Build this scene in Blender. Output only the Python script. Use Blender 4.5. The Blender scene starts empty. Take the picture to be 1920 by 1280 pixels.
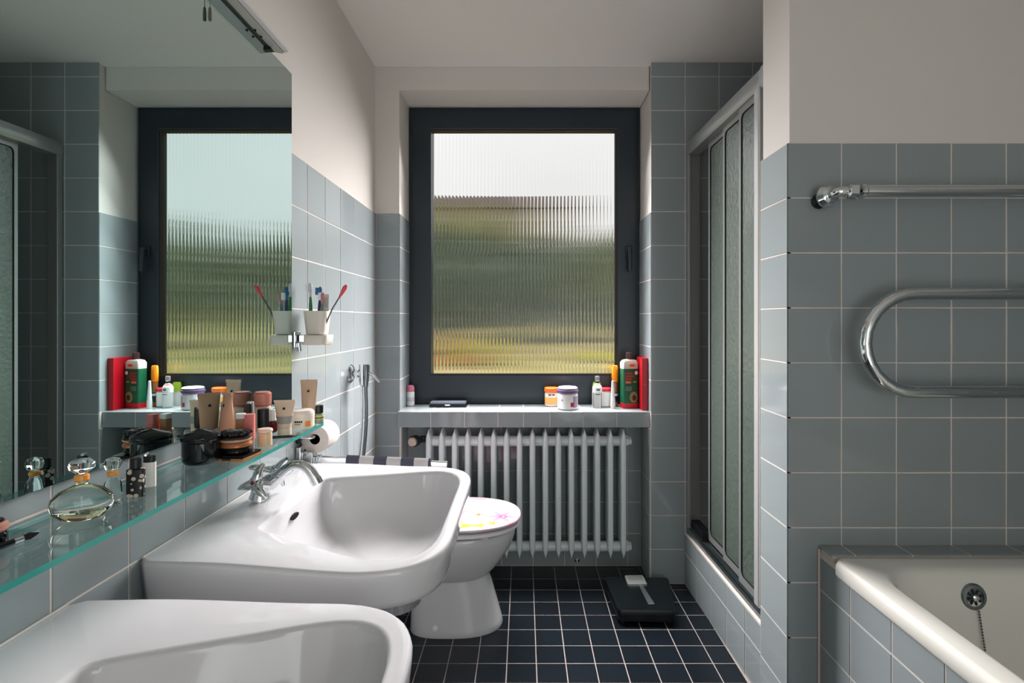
import bpy, math, random
from mathutils import Vector, Matrix
random.seed(7)
PI = math.pi
sc = bpy.context.scene
COL = sc.collection

# ------------------------------------------------------------------ camera
F_PX, VPU, VPV, CAM_H = 1011.0, 982.0, 602.0, 1.183
cam = bpy.data.cameras.new('camera')
cam.sensor_width = 36.0
cam.lens = F_PX / 1920 * 36
cam.shift_x = -(VPU - 960) / 1920
cam.shift_y = -(640 - VPV) / 1920
cam.clip_start = 0.02
camo = bpy.data.objects.new('camera', cam)
camo.location = (0, 0, CAM_H)
camo.rotation_euler = (PI / 2, 0, 0)
COL.objects.link(camo)
sc.camera = camo

# ------------------------------------------------------------------ sky, sun, daylight, added fill, exposure
w = bpy.data.worlds.new('sky'); sc.world = w; w.use_nodes = True
nt = w.node_tree; bg = nt.nodes['Background']
tc = nt.nodes.new('ShaderNodeTexCoord'); nz = nt.nodes.new('ShaderNodeTexNoise')
nz.inputs['Scale'].default_value = 2.2; nz.inputs['Detail'].default_value = 4
cr = nt.nodes.new('ShaderNodeValToRGB')
cr.color_ramp.elements[0].position = 0.35; cr.color_ramp.elements[0].color = (0.80, 0.79, 0.80, 1)
cr.color_ramp.elements[1].position = 0.70; cr.color_ramp.elements[1].color = (1.0, 0.985, 0.97, 1)
nt.links.new(tc.outputs['Generated'], nz.inputs['Vector'])
nt.links.new(nz.outputs['Fac'], cr.inputs['Fac'])
nt.links.new(cr.outputs['Color'], bg.inputs['Color'])
bg.inputs['Strength'].default_value = 0.95

def light(name, kind, loc, rot, energy, color=(1, 1, 1), **kw):
    l = bpy.data.lights.new(name, kind); l.energy = energy; l.color = color
    for k, v in kw.items(): setattr(l, k, v)
    o = bpy.data.objects.new(name, l); o.location = loc; o.rotation_euler = rot
    COL.objects.link(o); return o
# sun stands behind the house, lights the garden only
light('sun', 'SUN', (0, -5, 12), (math.radians(38), 0, math.radians(-25)), 1.1, (1, 0.95, 0.86), angle=math.radians(3))
# daylight entering through the window opening
for k in range(6):
    wl = light('window_daylight', 'AREA', (0.0, 2.570, 1.02 + 0.20 * k), (-PI / 2 + math.radians(38), 0, 0), 8.0, (1.0, 0.965, 0.965), shape='RECTANGLE', size=0.92, size_y=0.20, spread=math.radians(125))
    wl.visible_glossy = False
# soft fill light added behind the camera, no real source there
fill_lt = light('fill_behind_camera', 'AREA', (0.85, -1.20, 1.10), (PI / 2 + math.radians(20), 0, math.radians(14)), 13.5, (0.95, 1.0, 0.985), shape='RECTANGLE', size=0.9, size_y=2.0)

sc.view_settings.view_transform = 'Standard'
sc.view_settings.look = 'None'
sc.view_settings.exposure = 0.22
sc.view_settings.gamma = 1.0
sc.view_settings.use_curve_mapping = False
sc.cycles.use_denoising = True
sc.cycles.sample_clamp_indirect = 6.0
sc.cycles.max_bounces = 9
sc.cycles.diffuse_bounces = 4

# ------------------------------------------------------------------ materials
def lin(c):
    return tuple(((v / 255) / 12.92 if v / 255 <= 0.04045 else ((v / 255 + 0.055) / 1.055) ** 2.4) for v in c)

MATS = {}
def mat(name, rgb, rough=0.5, metal=0.0, var=0.0, bump=0.0, bscale=40.0, noise=0.0, nscale=8.0, trans=0.0, ior=1.45, coat=0.0, spec=0.5, rvar=0.0):
    if name in MATS: return MATS[name]
    m = bpy.data.materials.new(name); m.use_nodes = True
    t = m.node_tree; p = t.nodes['Principled BSDF']; L = t.links.new
    col = lin(rgb) + (1,)
    p.inputs['Base Color'].default_value = col
    p.inputs['Roughness'].default_value = rough
    p.inputs['Metallic'].default_value = metal
    p.inputs['Transmission Weight'].default_value = trans
    p.inputs['IOR'].default_value = ior
    p.inputs['Coat Weight'].default_value = coat
    p.inputs['Specular IOR Level'].default_value = spec
    out = None
    if var or noise:
        hsv = t.nodes.new('ShaderNodeHueSaturation'); hsv.inputs['Color'].default_value = col
        add = t.nodes.new('ShaderNodeMath'); add.operation = 'ADD'; add.inputs[0].default_value = 1.0; add.inputs[1].default_value = 0
        if var:
            oi = t.nodes.new('ShaderNodeObjectInfo')
            mr = t.nodes.new('ShaderNodeMapRange'); mr.inputs['To Min'].default_value = 1 - var; mr.inputs['To Max'].default_value = 1 + var
            L(oi.outputs['Random'], mr.inputs['Value']); L(mr.outputs['Result'], add.inputs[0])
        if noise:
            tcn = t.nodes.new('ShaderNodeTexCoord')
            n = t.nodes.new('ShaderNodeTexNoise'); n.inputs['Scale'].default_value = nscale; n.inputs['Detail'].default_value = 5
            L(tcn.outputs['Object'], n.inputs['Vector'])
            mr2 = t.nodes.new('ShaderNodeMapRange'); mr2.inputs['From Min'].default_value = 0.3; mr2.inputs['From Max'].default_value = 0.7
            mr2.inputs['To Min'].default_value = -noise; mr2.inputs['To Max'].default_value = noise
            L(n.outputs['Fac'], mr2.inputs['Value']); L(mr2.outputs['Result'], add.inputs[1])
        L(add.outputs[0], hsv.inputs['Value']); L(hsv.outputs['Color'], p.inputs['Base Color'])
    if bump or rvar:
        tcb = t.nodes.new('ShaderNodeTexCoord')
        n2 = t.nodes.new('ShaderNodeTexNoise'); n2.inputs['Scale'].default_value = bscale; n2.inputs['Detail'].default_value = 3
        L(tcb.outputs['Object'], n2.inputs['Vector'])
        if bump:
            b = t.nodes.new('ShaderNodeBump'); b.inputs['Strength'].default_value = bump; b.inputs['Distance'].default_value = 0.01
            L(n2.outputs['Fac'], b.inputs['Height']); L(b.outputs['Normal'], p.inputs['Normal'])
        if rvar:
            mr3 = t.nodes.new('ShaderNodeMapRange'); mr3.inputs['To Min'].default_value = max(0, rough - rvar); mr3.inputs['To Max'].default_value = rough + rvar
            L(n2.outputs['Fac'], mr3.inputs['Value']); L(mr3.outputs['Result'], p.inputs['Roughness'])
    MATS[name] = m
    return m

def thin_glass(name, tint, amount=1.0):
    """clear sheet glass: transparent body with a fresnel reflection"""
    m = bpy.data.materials.new(name); m.use_nodes = True; t = m.node_tree
    for n in list(t.nodes):
        if n.type != 'OUTPUT_MATERIAL': t.nodes.remove(n)
    o = [n for n in t.nodes if n.type == 'OUTPUT_MATERIAL'][0]
    tr = t.nodes.new('ShaderNodeBsdfTransparent'); tr.inputs['Color'].default_value = tint + (1,)
    gl = t.nodes.new('ShaderNodeBsdfGlossy'); gl.inputs['Roughness'].default_value = 0.02
    fr = t.nodes.new('ShaderNodeLayerWeight'); fr.inputs['Blend'].default_value = 0.5
    pw = t.nodes.new('ShaderNodeMath'); pw.operation = 'POWER'; pw.inputs[1].default_value = 5.0
    mu = t.nodes.new('ShaderNodeMath'); mu.operation = 'MULTIPLY_ADD'; mu.inputs[1].default_value = 0.95 * amount; mu.inputs[2].default_value = 0.045 * amount
    mx = t.nodes.new('ShaderNodeMixShader'); L = t.links.new
    L(fr.outputs['Facing'], pw.inputs[0]); L(pw.outputs[0], mu.inputs[0]); L(mu.outputs[0], mx.inputs[0]); L(tr.outputs[0], mx.inputs[1]); L(gl.outputs[0], mx.inputs[2])
    L(mx.outputs[0], o.inputs['Surface'])
    return m

TILE = mat('wall_tile_glaze', (139, 147, 149), 0.09, var=0.025, bump=0.05, bscale=14, spec=0.5)
GROUT = mat('wall_grout', (206, 196, 188), 0.9, noise=0.08, nscale=20)
FTILE = mat('floor_tile_glaze', (17, 23, 29), 0.30, var=0.10, bump=0.04, bscale=25, rvar=0.08)
FGROUT = mat('floor_grout', (150, 140, 136), 0.95, noise=0.1, nscale=25)
PLASTER = mat('painted_plaster', (208, 203, 197), 0.85, bump=0.05, bscale=120, noise=0.01, nscale=1.2)
CEIL = mat('ceiling_paint', (226, 222, 217), 0.9, bump=0.03, bscale=120)
FRAME = mat('anthracite_frame', (33, 43, 51), 0.38, bump=0.02, bscale=200, noise=0.05, nscale=5)
GASKET = mat('brown_gasket', (48, 40, 38), 0.6)
CERAM = mat('white_ceramic', (204, 203, 205), 0.09, coat=0.3)
CHROME = mat('chrome', (215, 218, 220), 0.06, metal=1.0, rvar=0.04, bscale=30)
ALU = mat('aluminium', (158, 160, 160), 0.34, metal=0.55, noise=0.03, nscale=6)
RUBBER = mat('black_rubber', (12, 14, 16), 0.5)
RADI = mat('radiator_enamel', (216, 224, 225), 0.28, noise=0.02)
ENAMEL = mat('tub_enamel', (224, 222, 214), 0.12)
BLACKPL = mat('black_plastic', (10, 12, 15), 0.08)
BLACKMT = mat('black_matt', (14, 18, 22), 0.4)
WHITEPL = mat('white_plastic', (225, 224, 222), 0.35)
CREAMPL = mat('cream_plastic', (214, 207, 196), 0.4)

# ------------------------------------------------------------------ mesh helpers
class M:
    def __init__(s): s.v = []; s.f = []; s.m = []
    def add(s, vs, fs, mi=0):
        o = len(s.v); s.v += [tuple(v) for v in vs]
        for f in fs: s.f.append([i + o for i in f]); s.m.append(mi)
        return s
    def box(s, x0, x1, y0, y1, z0, z1, mi=0):
        vs = [(x, y, z) for z in (z0, z1) for y in (y0, y1) for x in (x0, x1)]
        return s.add(vs, [(0, 2, 3, 1), (4, 5, 7, 6), (0, 1, 5, 4), (2, 6, 7, 3), (0, 4, 6, 2), (1, 3, 7, 5)], mi)
    def loft(s, rings, cap0=True, cap1=True, closed=True, mi=0):
        n = len(rings[0]); vs = [p for r in rings for p in r]; fs = []
        for k in range(len(rings) - 1):
            for i in range(n if closed else n - 1):
                j = (i + 1) % n
                fs.append((k * n + i, k * n + j, (k + 1) * n + j, (k + 1) * n + i))
        if cap0: fs.append(tuple(reversed(range(n))))
        if cap1: fs.append(tuple((len(rings) - 1) * n + i for i in range(n)))
        return s.add(vs, fs, mi)
    def lathe(s, prof, c=(0, 0, 0), axis=(0, 0, 1), seg=24, mi=0):
        q = Vector((0, 0, 1)).rotation_difference(Vector(axis).normalized()); c = Vector(c)
        rings = []
        for r, z in prof:
            rings.append([c + q @ Vector((max(r, 1e-5) * math.cos(2 * PI * i / seg), max(r, 1e-5) * math.sin(2 * PI * i / seg), z)) for i in range(seg)])
        return s.loft(rings, mi=mi)
    def tube(s, pts, r, seg=12, mi=0):
        pts = [Vector(p) for p in pts]; rs = r if isinstance(r, (list, tuple)) else [r] * len(pts)
        rings = []; up = None
        for i, p in enumerate(pts):
            d = (pts[min(i + 1, len(pts) - 1)] - pts[max(i - 1, 0)]).normalized()
            if up is None:
                up = Vector((0, 0, 1)) if abs(d.z) < 0.9 else Vector((1, 0, 0))
            a = d.cross(up).normalized(); up = a.cross(d).normalized()
            rings.append([p + (a * math.cos(2 * PI * k / seg) + up * math.sin(2 * PI * k / seg)) * rs[i] for k in range(seg)])
        return s.loft(rings, mi=mi)
    def prism(s, poly, z0, z1, mi=0):
        return s.loft([[(x, y, z0) for x, y in poly], [(x, y, z1) for x, y in poly]], mi=mi)
    def mesh(s, name, mats, smooth=35):
        me = bpy.data.meshes.new(name); me.from_pydata(s.v, [], s.f)
        for m_ in (mats if isinstance(mats, (list, tuple)) else [mats]): me.materials.append(m_)
        if any(s.m): me.polygons.foreach_set('material_index', s.m)
        import bmesh
        b = bmesh.new(); b.from_mesh(me); bmesh.ops.recalc_face_normals(b, faces=b.faces); b.to_mesh(me); b.free()
        if smooth:
            me.shade_smooth(); me.set_sharp_from_angle(angle=math.radians(smooth))
        return me
    def build(s, name, mats, parent=None, smooth=35, bevel=0, seg=2):
        o = bpy.data.objects.new(name, s.mesh(name, mats, smooth)); COL.objects.link(o)
        if parent: o.parent = parent
        if bevel:
            b = o.modifiers.new('bevel', 'BEVEL'); b.width = bevel; b.segments = seg; b.limit_method = 'ANGLE'; b.angle_limit = math.radians(40)
        return o

def rrect(w, d, r, n=6, cx=0, cy=0):
    pts = []
    for (sx, sy, a0) in ((1, 1, 0), (-1, 1, 90), (-1, -1, 180), (1, -1, 270)):
        for k in range(n + 1):
            a = math.radians(a0 + 90 * k / n)
            pts.append((cx + sx * (w / 2 - r) + r * math.cos(a), cy + sy * (d / 2 - r) + r * math.sin(a)))
    return pts
def rpoly(poly, radii, n=8):
    """round the corners of a convex polygon"""
    out = []; N = len(poly)
    for i in range(N):
        p = Vector(poly[i]); a = (Vector(poly[i - 1]) - p).normalized(); b = (Vector(poly[(i + 1) % N]) - p).normalized()
        r = radii[i]; half = math.acos(max(-1, min(1, a.dot(b)))) / 2
        t = r / math.tan(half); p0 = p + a * t; p1 = p + b * t
        for k in range(n + 1):
            u = k / n; out.append(((1 - u) ** 2 * p0 + 2 * u * (1 - u) * p + u * u * p1)[:])
    return out
def raycast(poly, c, ang):
    d = Vector((math.cos(ang), math.sin(ang))); c = Vector(c); best = None
    for i in range(len(poly)):
        a = Vector(poly[i]) - c; b = Vector(poly[(i + 1) % len(poly)]) - c; e = b - a
        den = d.x * e.y - d.y * e.x
        if abs(den) < 1e-12: continue
        t = (a.x * e.y - a.y * e.x) / den; u = (a.x * d.y - a.y * d.x) / den
        if t > 0 and -1e-6 <= u <= 1 + 1e-6 and (best is None or t > best): best = t
    return best
def tag(o, label, cat, group=None):
    o['label'] = label; o['category'] = cat
    if group: o['group'] = group
    return o
def thing(name, label, cat, loc, rz=0, group=None):
    o = bpy.data.objects.new(name, None); o.empty_display_size = 0.03; COL.objects.link(o)
    o.location = loc; o.rotation_euler = (0, 0, rz)
    return tag(o, label, cat, group)
def struct(o): o['kind'] = 'structure'; return o
def bez(p0, p1, p2, p3, n=12):
    p0, p1, p2, p3 = map(Vector, (p0, p1, p2, p3)); r = []
    for i in range(n + 1):
        t = i / n; r.append((1 - t) ** 3 * p0 + 3 * (1 - t) ** 2 * t * p1 + 3 * (1 - t) * t * t * p2 + t ** 3 * p3)
    return r

# tiles: one small chamfered slab per tile, meshes shared by size
TCACHE = {}
def tile_mesh(wd, ht, th, m_, ch=0.0012):
    key = (round(wd, 4), round(ht, 4), round(th, 4), m_.name)
    if key in TCACHE: return TCACHE[key]
    a, b = wd / 2, ht / 2; q = M()
    R = lambda a, b, z: [(-a, -b, z), (a, -b, z), (a, b, z), (-a, b, z)]
    q.loft([R(a, b, -th), R(a, b, -ch), R(a - ch, b - ch, 0)], cap0=False)
    TCACHE[key] = q.mesh('tile', m_, 0); return TCACHE[key]
def cuts(lo, hi, anchor, pitch):
    c = [lo]; k = math.floor((lo - anchor) / pitch) + 1
    while anchor + k * pitch < hi - 0.008:
        v = anchor + k * pitch
        if v > lo + 0.008: c.append(v)
        k += 1
    return c + [hi]
def tiles(parent, org, U, V, ucuts, vcuts, m_=None, joint=0.0030, th=0.0045, skip=None, name='tile'):
    """org + u*U + v*V, tile fronts on that plane; normal = U x V"""
    m_ = m_ or TILE; U = Vector(U); V = Vector(V); Nn = U.cross(V); org = Vector(org); n = 0
    for i in range(len(ucuts) - 1):
        for j in range(len(vcuts) - 1):
            u0, u1, v0, v1 = ucuts[i], ucuts[i + 1], vcuts[j], vcuts[j + 1]
            if skip and skip((u0 + u1) / 2, (v0 + v1) / 2): continue
            o = bpy.data.objects.new(name, tile_mesh(u1 - u0 - joint, v1 - v0 - joint, th, m_)); COL.objects.link(o)
            o.parent = parent
            ax, ay = random.gauss(0, 0.0022), random.gauss(0, 0.0022)
            rot = Matrix((U, V, Nn)).transposed().to_4x4() @ Matrix.Rotation(ax, 4, 'X') @ Matrix.Rotation(ay, 4, 'Y')
            o.matrix_local = Matrix.Translation(org + U * ((u0 + u1) / 2) + V * ((v0 + v1) / 2)) @ rot
            n += 1
    return n

# ------------------------------------------------------------------ the room
XL, XR = -0.676, 1.60            # left tile face, far right wall
YW, YS = 2.466, 2.428            # window wall, shower-side strip
YN = 2.607                       # back of radiator niche
YF = 2.674                       # window frame face
ZC = 2.35; ZT = 1.676; P = 0.152
YP0, YP1, XP = 1.4905, 1.662, 0.729    # partition
YB = -1.3
ZS = 0.773                       # sill
OX0, OX1, OZ1 = -0.570, 0.575, 2.242
zc = cuts(0.0, ZT, ZT, P)
zc_full = cuts(0.0, ZC, ZT, P)

# floor
fl = struct(M().box(-0.80, XR, YB, 2.62, -0.08, -0.0010).build('floor', FGROUT))
fx = cuts(-0.66, 0.735, 0.0436, 0.102); fy = cuts(0.94, YN, 2.172, 0.102)
tiles(fl, (0, 0, 0), (1, 0, 0), (0, 1, 0), fx, [y for y in fy if y > 1.45], FTILE, 0.0030, 0.004)
fxn = cuts(-0.66, 0.8150, 0.0436, 0.102)
tiles(fl, (0, 0, 0), (1, 0, 0), (0, 1, 0), fxn, [y for y in fy if y < 1.47], FTILE, 0.0030, 0.004)
q = M()
for x0, x1 in zip(fxn[:-1], fxn[1:]):
    for y0, y1 in zip(*[c[a:b] for c, a, b in ((cuts(YB, 0.94, 2.172, 0.102), 0, -1), (cuts(YB, 0.94, 2.172, 0.102), 1, None))]):
        q.box(x0 + .0018, x1 - .0018, y0 + .0018, y1 - .0018, -0.004, 0)
rest = q.build('tile_rows', FTILE, fl, 0); rest['kind'] = 'stuff'

# ceiling
struct(M().box(-0.80, XR + 0.1, YB, 2.62, ZC, ZC + 0.1).build('ceiling', CEIL))

# left wall
wlft = struct(M().box(-0.80, XL - 0.006, YB, 2.62, -0.08, ZC).build('wall_left', PLASTER))
M().box(XL - 0.006, XL - 0.0010, YB, YW, 0, ZT - 0.001).build('grout_bed', GROUT, wlft, 0)
yc = cuts(0.30, YW, 1.684, P)
tiles(wlft, (XL, 0, 0), (0, 1, 0), (0, 0, 1), yc, zc, skip=lambda u, v: u < 1.46 and 1.0 < v)
# window wall
q = M()
q.box(-0.80, OX0, YW + 0.005, 2.80, 0, ZC)                       # left pier
q.box(OX0, OX1, YW + 0.005, 2.80, OZ1 + 0.0, ZC)                 # lintel
q.box(OX1 + 0.004, XR, YS + 0.005, 2.80, 0, ZC)                  # right pier with the shower strip
q.box(OX0, OX1 + 0.004, YN + 0.004, 2.80, 0, 0.70)               # niche back
wb = struct(q.build('wall_back', PLASTER, None, 0))
q = M()
q.box(XL, OX0 - 0.001, YW + 0.0010, YW + 0.006, 0, ZT - 0.001)
q.box(OX1 + 0.001, XR, YS + 0.0010, YS + 0.006, 0, ZC)
q.box(OX0, OX0 + 0.0030, YW + 0.004, YF + 0.01, 0, ZT - 0.001)
q.box(OX1 - 0.0020, OX1 + 0.0045, YS + 0.004, YF + 0.01, 0, ZT - 0.001)
q.box(OX0, OX1, YN + 0.0010, YN + 0.005, 0, 0.70)
q.build('grout_bed', GROUT, wb, 0)
tiles(wb, (0, YW, 0), (1, 0, 0), (0, 0, 1), [XL, OX0 + 0.002], zc)
tiles(wb, (0, YS, 0), (1, 0, 0), (0, 0, 1), cuts(OX1 - 0.002, XR, 0.727, P), zc_full)
YJ = [YW, YF]
tiles(wb, (OX0 + 0.004, 0, 0), (0, 1, 0), (0, 0, 1), [YW, YF], [z for z in zc if z > 0.80 or z == zc[0]][1:] if False else [ZS] + [z for z in zc if z > ZS + 0.02])
tiles(wb, (OX1 - 0.003, 0, 0), (0, -1, 0), (0, 0, 1), [-YF, -YS], [ZS] + [z for z in zc if z > ZS + 0.02])
# niche sides and back
tiles(wb, (OX0 + 0.014, 0, 0), (0, 1, 0), (0, 0, 1), [YW, YN], [z for z in zc if z < 0.6] + [0.70])
tiles(wb, (OX1 - 0.011, 0, 0), (0, -1, 0), (0, 0, 1), [-YN, -YS], [z for z in zc if z < 0.6] + [0.70])
tiles(wb, (0, YN, 0), (1, 0, 0), (0, 0, 1), cuts(OX0 + 0.014, OX1 - 0.011, 0.046, P), [z for z in zc if z < 0.6] + [0.70])
M().box(OX0, OX0 + 0.012, YW + 0.002, YN, 0, 0.70).box(OX1 - 0.009, OX1, YS + 0.002, YN, 0, 0.70).build('niche_cheek', GROUT, wb, 0)

# tiled window sill
sill = struct(M().box(OX0 + 0.001, OX1 - 0.003, 2.4465, YF + 0.08, 0.7015, ZS - 0.001).build('trim_1', GROUT, None, 0))
SX = [OX0 - 0.004] + [(u - VPU) * 2.447 / F_PX for u in (807.6, 871, 933.5, 981.5, 1031, 1093, 1156.5)] + [OX1 - 0.002]
tiles(sill, (0, 2.4455, 0), (1, 0, 0), (0, 0, 1), SX, [0.700, ZS], name='edge_tile')
tiles(sill, (0, 0, ZS), (1, 0, 0), (0, 1, 0), SX, [2.4455, 2.575, YF + 0.01])

# right partition with towel rail
wp = struct(M().box(XP + 0.008, XR, YP0 + 0.005, YP1 - 0.002, 0, ZC).build('wall_partition', PLASTER, None, 0))
M().box(XP + 0.0010, XP + 0.009, YP0 + 0.0010, YP1, 0, ZT - 0.001).box(XP + 0.0010, XR, YP0 + 0.0010, YP0 + 0.006, 0, ZT - 0.001).build('grout_bed', GROUT, wp, 0)
tiles(wp, (0, YP0, 0), (1, 0, 0), (0, 0, 1), cuts(XP, XR, 0.8787, P), zc)
tiles(wp, (XP, 0, 0), (0, -1, 0), (0, 0, 1), [-YP1, -YP0 - 0.0], zc)
# walls out of view
wr = struct(M().box(XR, XR + 0.1, YB, 2.80, -0.08, ZC).build('wall_right', PLASTER, None, 0))
M().box(XR - 0.005, XR, -0.35, YP0 + 0.004, 0.50, ZT - 0.001).build('grout_bed', GROUT, wr, 0)
tiles(wr, (XR - 0.006, 0, 0), (0, -1, 0), (0, 0, 1), [-v for v in cuts(-0.35, YP0, YP0, P)][::-1], [0.5645] + [z for z in zc if z > 0.6])
q = M(); q.box(-0.80, -0.42, YB - 0.1, YB, -0.08, ZC); q.box(0.62, XR, YB - 0.1, YB, -0.08, ZC); q.box(-0.42, 0.62, YB - 0.1, YB, 2.18, ZC)
struct(q.build('wall_front', PLASTER, None, 0))

# ------------------------------------------------------------------ window
GX0, GX1, GZ0, GZ1 = -0.463, 0.455, 0.920, 2.125
def frame_mesh(x0, x1, z0, z1, i, y0, y1, ib=None):
    q = M(); ib = ib if ib is not None else i
    o = [(x0, z0), (x1, z0), (x1, z1), (x0, z1)]; n = [(x0 + i, z0 + ib), (x1 - i, z0 + ib), (x1 - i, z1 - i), (x0 + i, z1 - i)]
    r = lambda pts, y: [(x, y, z) for x, z in pts]
    q.loft([r(o, y0), r(n, y0), r(n, y1), r(o, y1), r(o, y0)], cap0=False, cap1=False)
    return q
win = struct(frame_mesh(OX0 + 0.002, OX1 - 0.004, ZS + 0.001, OZ1 - 0.001, 0.030, YF, YF + 0.075, 0.040).build('window_1', FRAME, None, 30, 0.002))
frame_mesh(OX0 + 0.022, OX1 - 0.024, ZS + 0.034, OZ1 - 0.022, 0.090, YF - 0.016, YF + 0.055, 0.110).build('sash', FRAME, win, 30, 0.004, 3)
frame_mesh(GX0 - 0.006, GX1 + 0.006, GZ0 - 0.006, GZ1 + 0.006, 0.0085, YF - 0.010, YF + 0.03).build('gasket', GASKET, win, 30, 0.002)
# ribbed pane, a real solid with cylindrical ribs on the room side
RIBG = mat('ribbed_glass', (250, 252, 250), 0.012, trans=1.0, ior=1.45)
q = M(); nr = 52; segs = 10; pw = (GX1 - GX0) / nr; prof = []
for i in range(nr):
    for k in range(segs):
        u = k / segs; prof.append((GX0 + (i + u) * pw, YF + 0.012 - 0.0013 * math.sin(PI * u) ** 0.8))
prof.append((GX1, YF + 0.012)); n = len(prof)
vs = [(x, y, GZ0) for x, y in prof] + [(x, y, GZ1) for x, y in prof] + [(x, YF + 0.0165, GZ0) for x, y in prof] + [(x, YF + 0.0165, GZ1) for x, y in prof]
fs = []
for i in range(n - 1):
    fs += [(i, i + 1, n + i + 1, n + i), (2 * n + i, 3 * n + i, 3 * n + i + 1, 2 * n + i + 1), (i, 2 * n + i, 2 * n + i + 1, i + 1), (n + i, n + i + 1, 3 * n + i + 1, 3 * n + i)]
fs += [(0, n, 3 * n, 2 * n), (n - 1, 3 * n - 1, 4 * n - 1, 2 * n - 1)]
q.add(vs, fs)
pane = q.build('ribbed_pane', RIBG, win, 50)
# casement handle
hx, hz = (1178 - VPU) * 2.66 / F_PX, CAM_H - (478 - VPV) * 2.66 / F_PX
HB = mat('handle_dark', (34, 41, 48), 0.35)
h = M().box(hx - 0.016, hx + 0.016, YF - 0.026, YF - 0.015, hz - 0.005, hz + 0.045).build('handle', HB, win, 30, 0.004)
M().tube([(hx, YF - 0.02, hz + 0.022), (hx, YF - 0.055, hz + 0.022)], 0.009).tube([(hx, YF - 0.052, hz + 0.030), (hx + 0.001, YF - 0.056, hz - 0.02), (hx + 0.002, YF - 0.058, hz - 0.085)], [0.011, 0.010, 0.008]).build('lever', HB, h)
# hinges on the other side
for z in (0.85, 2.13):
    M().lathe([(0.006, -0.03), (0.006, 0.03)], (OX0 + 0.020, YF - 0.012, z)).build('hinge', FRAME, win)

# ------------------------------------------------------------------ radiator
def ell(wd, d, z, cx=0, cy=0, n=16, e=0.8):
    pts = []
    for k in range(n):
        a = 2 * PI * k / n; c_, s_ = math.cos(a), math.sin(a)
        pts.append((cx + wd / 2 * math.copysign(abs(c_) ** e, c_), cy + d / 2 * math.copysign(abs(s_) ** e, s_), z))
    return pts
RX0 = (802.5 - VPU) * 2.475 / F_PX; RZ0, RZ1, RY = 0.091, 0.683, 2.528
rad = thing('radiator', 'pale grey column radiator in the niche below the window sill', 'radiator', (0, RY, 0))
Hh = RZ1 - RZ0
pr = [(0.0, .003, .090), (0.010, .006, .098), (0.022, .017, .102), (0.034, .025, .104), (0.050, .0275, .105), (0.080, .0280, .105)]
rings = [ell(b, c, RZ0 + a, 0, 0, 24, 0.45) for a, b, c in pr] + [ell(b, c, RZ1 - a, 0, 0, 24, 0.45) for a, b, c in reversed(pr)]
secm = M().loft(rings).mesh('radiator_section', RADI, 40)
for k in range(16):
    o = bpy.data.objects.new('radiator_section', secm); COL.objects.link(o); o.parent = rad; o.location = (RX0 + k * 0.0600, 0, 0)
xe = RX0 + 15 * 0.06
for z in (0.129, 0.622):
    M().lathe([(0.026, 0), (0.029, 0.02), (0.026, 0.04)] if False else [(0.024, RX0 - 0.01), (0.024, xe + 0.012)], (0, 0, z), (1, 0, 0), 20).build('header_pipe', RADI, rad)
    M().lathe([(0.027, 0.0), (0.027, 0.016), (0.020, 0.018), (0.020, 0.030), (0.001, 0.030)], (xe + 0.012, 0, z), (1, 0, 0), 6).build('end_plug', RADI, rad)
M().lathe([(0.010, 0), (0.013, 0.004), (0.010, 0.016)], (0.225 + 0.02, -0.048, 0.094), (0, -0.3, -1), 12).build('air_vent', CHROME, rad)
vx = (775 - VPU) * 2.44 / F_PX; vz = CAM_H - (829 - VPV) * 2.44 / F_PX
vb = M().tube([(RX0 - 0.01, 0, 0.622), (vx + 0.03, -0.02, vz), (vx + 0.012, -0.045, vz)], 0.012).lathe([(0.016, -0.012), (0.016, 0.012)], (vx + 0.03, -0.02, vz), (1, 0, 0), 8).build('valve_body', BLACKMT, rad)
M().lathe([(0.018, -0.028), (0.024, -0.02), (0.026, 0.0), (0.024, 0.01), (0.018, 0.014)], (vx, -0.065, vz), (-0.35, -1, 0), 20).build('knob_collar', RUBBER, vb)
M().lathe([(0.020, 0.0), (0.020, 0.010), (0.016, 0.014), (0.001, 0.015)], Vector((vx, -0.065, vz)) + Vector((-0.35, -1, 0)).normalized() * 0.013, (-0.35, -1, 0), 20).build('valve_knob', mat('aged_knob', (196, 172, 160), 0.5), vb)

# ------------------------------------------------------------------ shower curb, tray and sliding screen
def cx_at(y): return 0.724 + (YS - y) * 0.019 / 0.733
curb = struct(M().prism([(cx_at(YS) + 0.001, YS - 0.001), (cx_at(YP1) + 0.001, YP1 + 0.001), (0.86, YP1 + 0.001), (0.86, YS - 0.001)], 0, 0.230).build('trim_2', GROUT, None, 0))
a0 = Vector((cx_at(YS), YS, 0)); a1 = Vector((cx_at(YP1), YP1, 0)); Ud = (a1 - a0).normalized(); Ln = (a1 - a0).length
ucc = [0] + [YS - y for y in (2.279, 2.117, 1.960, 1.803)] + [Ln]
tiles(curb, a0, Ud, (0, 0, 1), ucc, [0.0, 0.142, 0.228])
tiles(curb, a0 + Vector((0, 0, 0.233)), (Vector((0, 0, 1)).cross(Ud)) * -1, Ud, [-0.13, 0.0][::-1] and [-0.13, -0.001], ucc) if False else None
q = M(); q.box(0.0, Ln, -0.0, 0.012, 0.227, 0.237)
bead = M().tube([a0 + Vector((0.003, -0.001, 0.231)), a1 + Vector((0.003, 0.001, 0.231))], 0.003, 8).build('silicone_bead', mat('silicone_white', (196, 191, 187), 0.4), curb)
struct(M().box(0.86, XR, YP1, YS, 0, 0.14).build('floor_shower', ENAMEL, None, 0))
scr = thing('shower_screen', 'aluminium sliding shower screen with frosted panels beside the tiled partition', 'shower screen', (0.745, 2.04, 0.235))
BX, BY, BZ = 0.745, 2.04, 0.235
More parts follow.
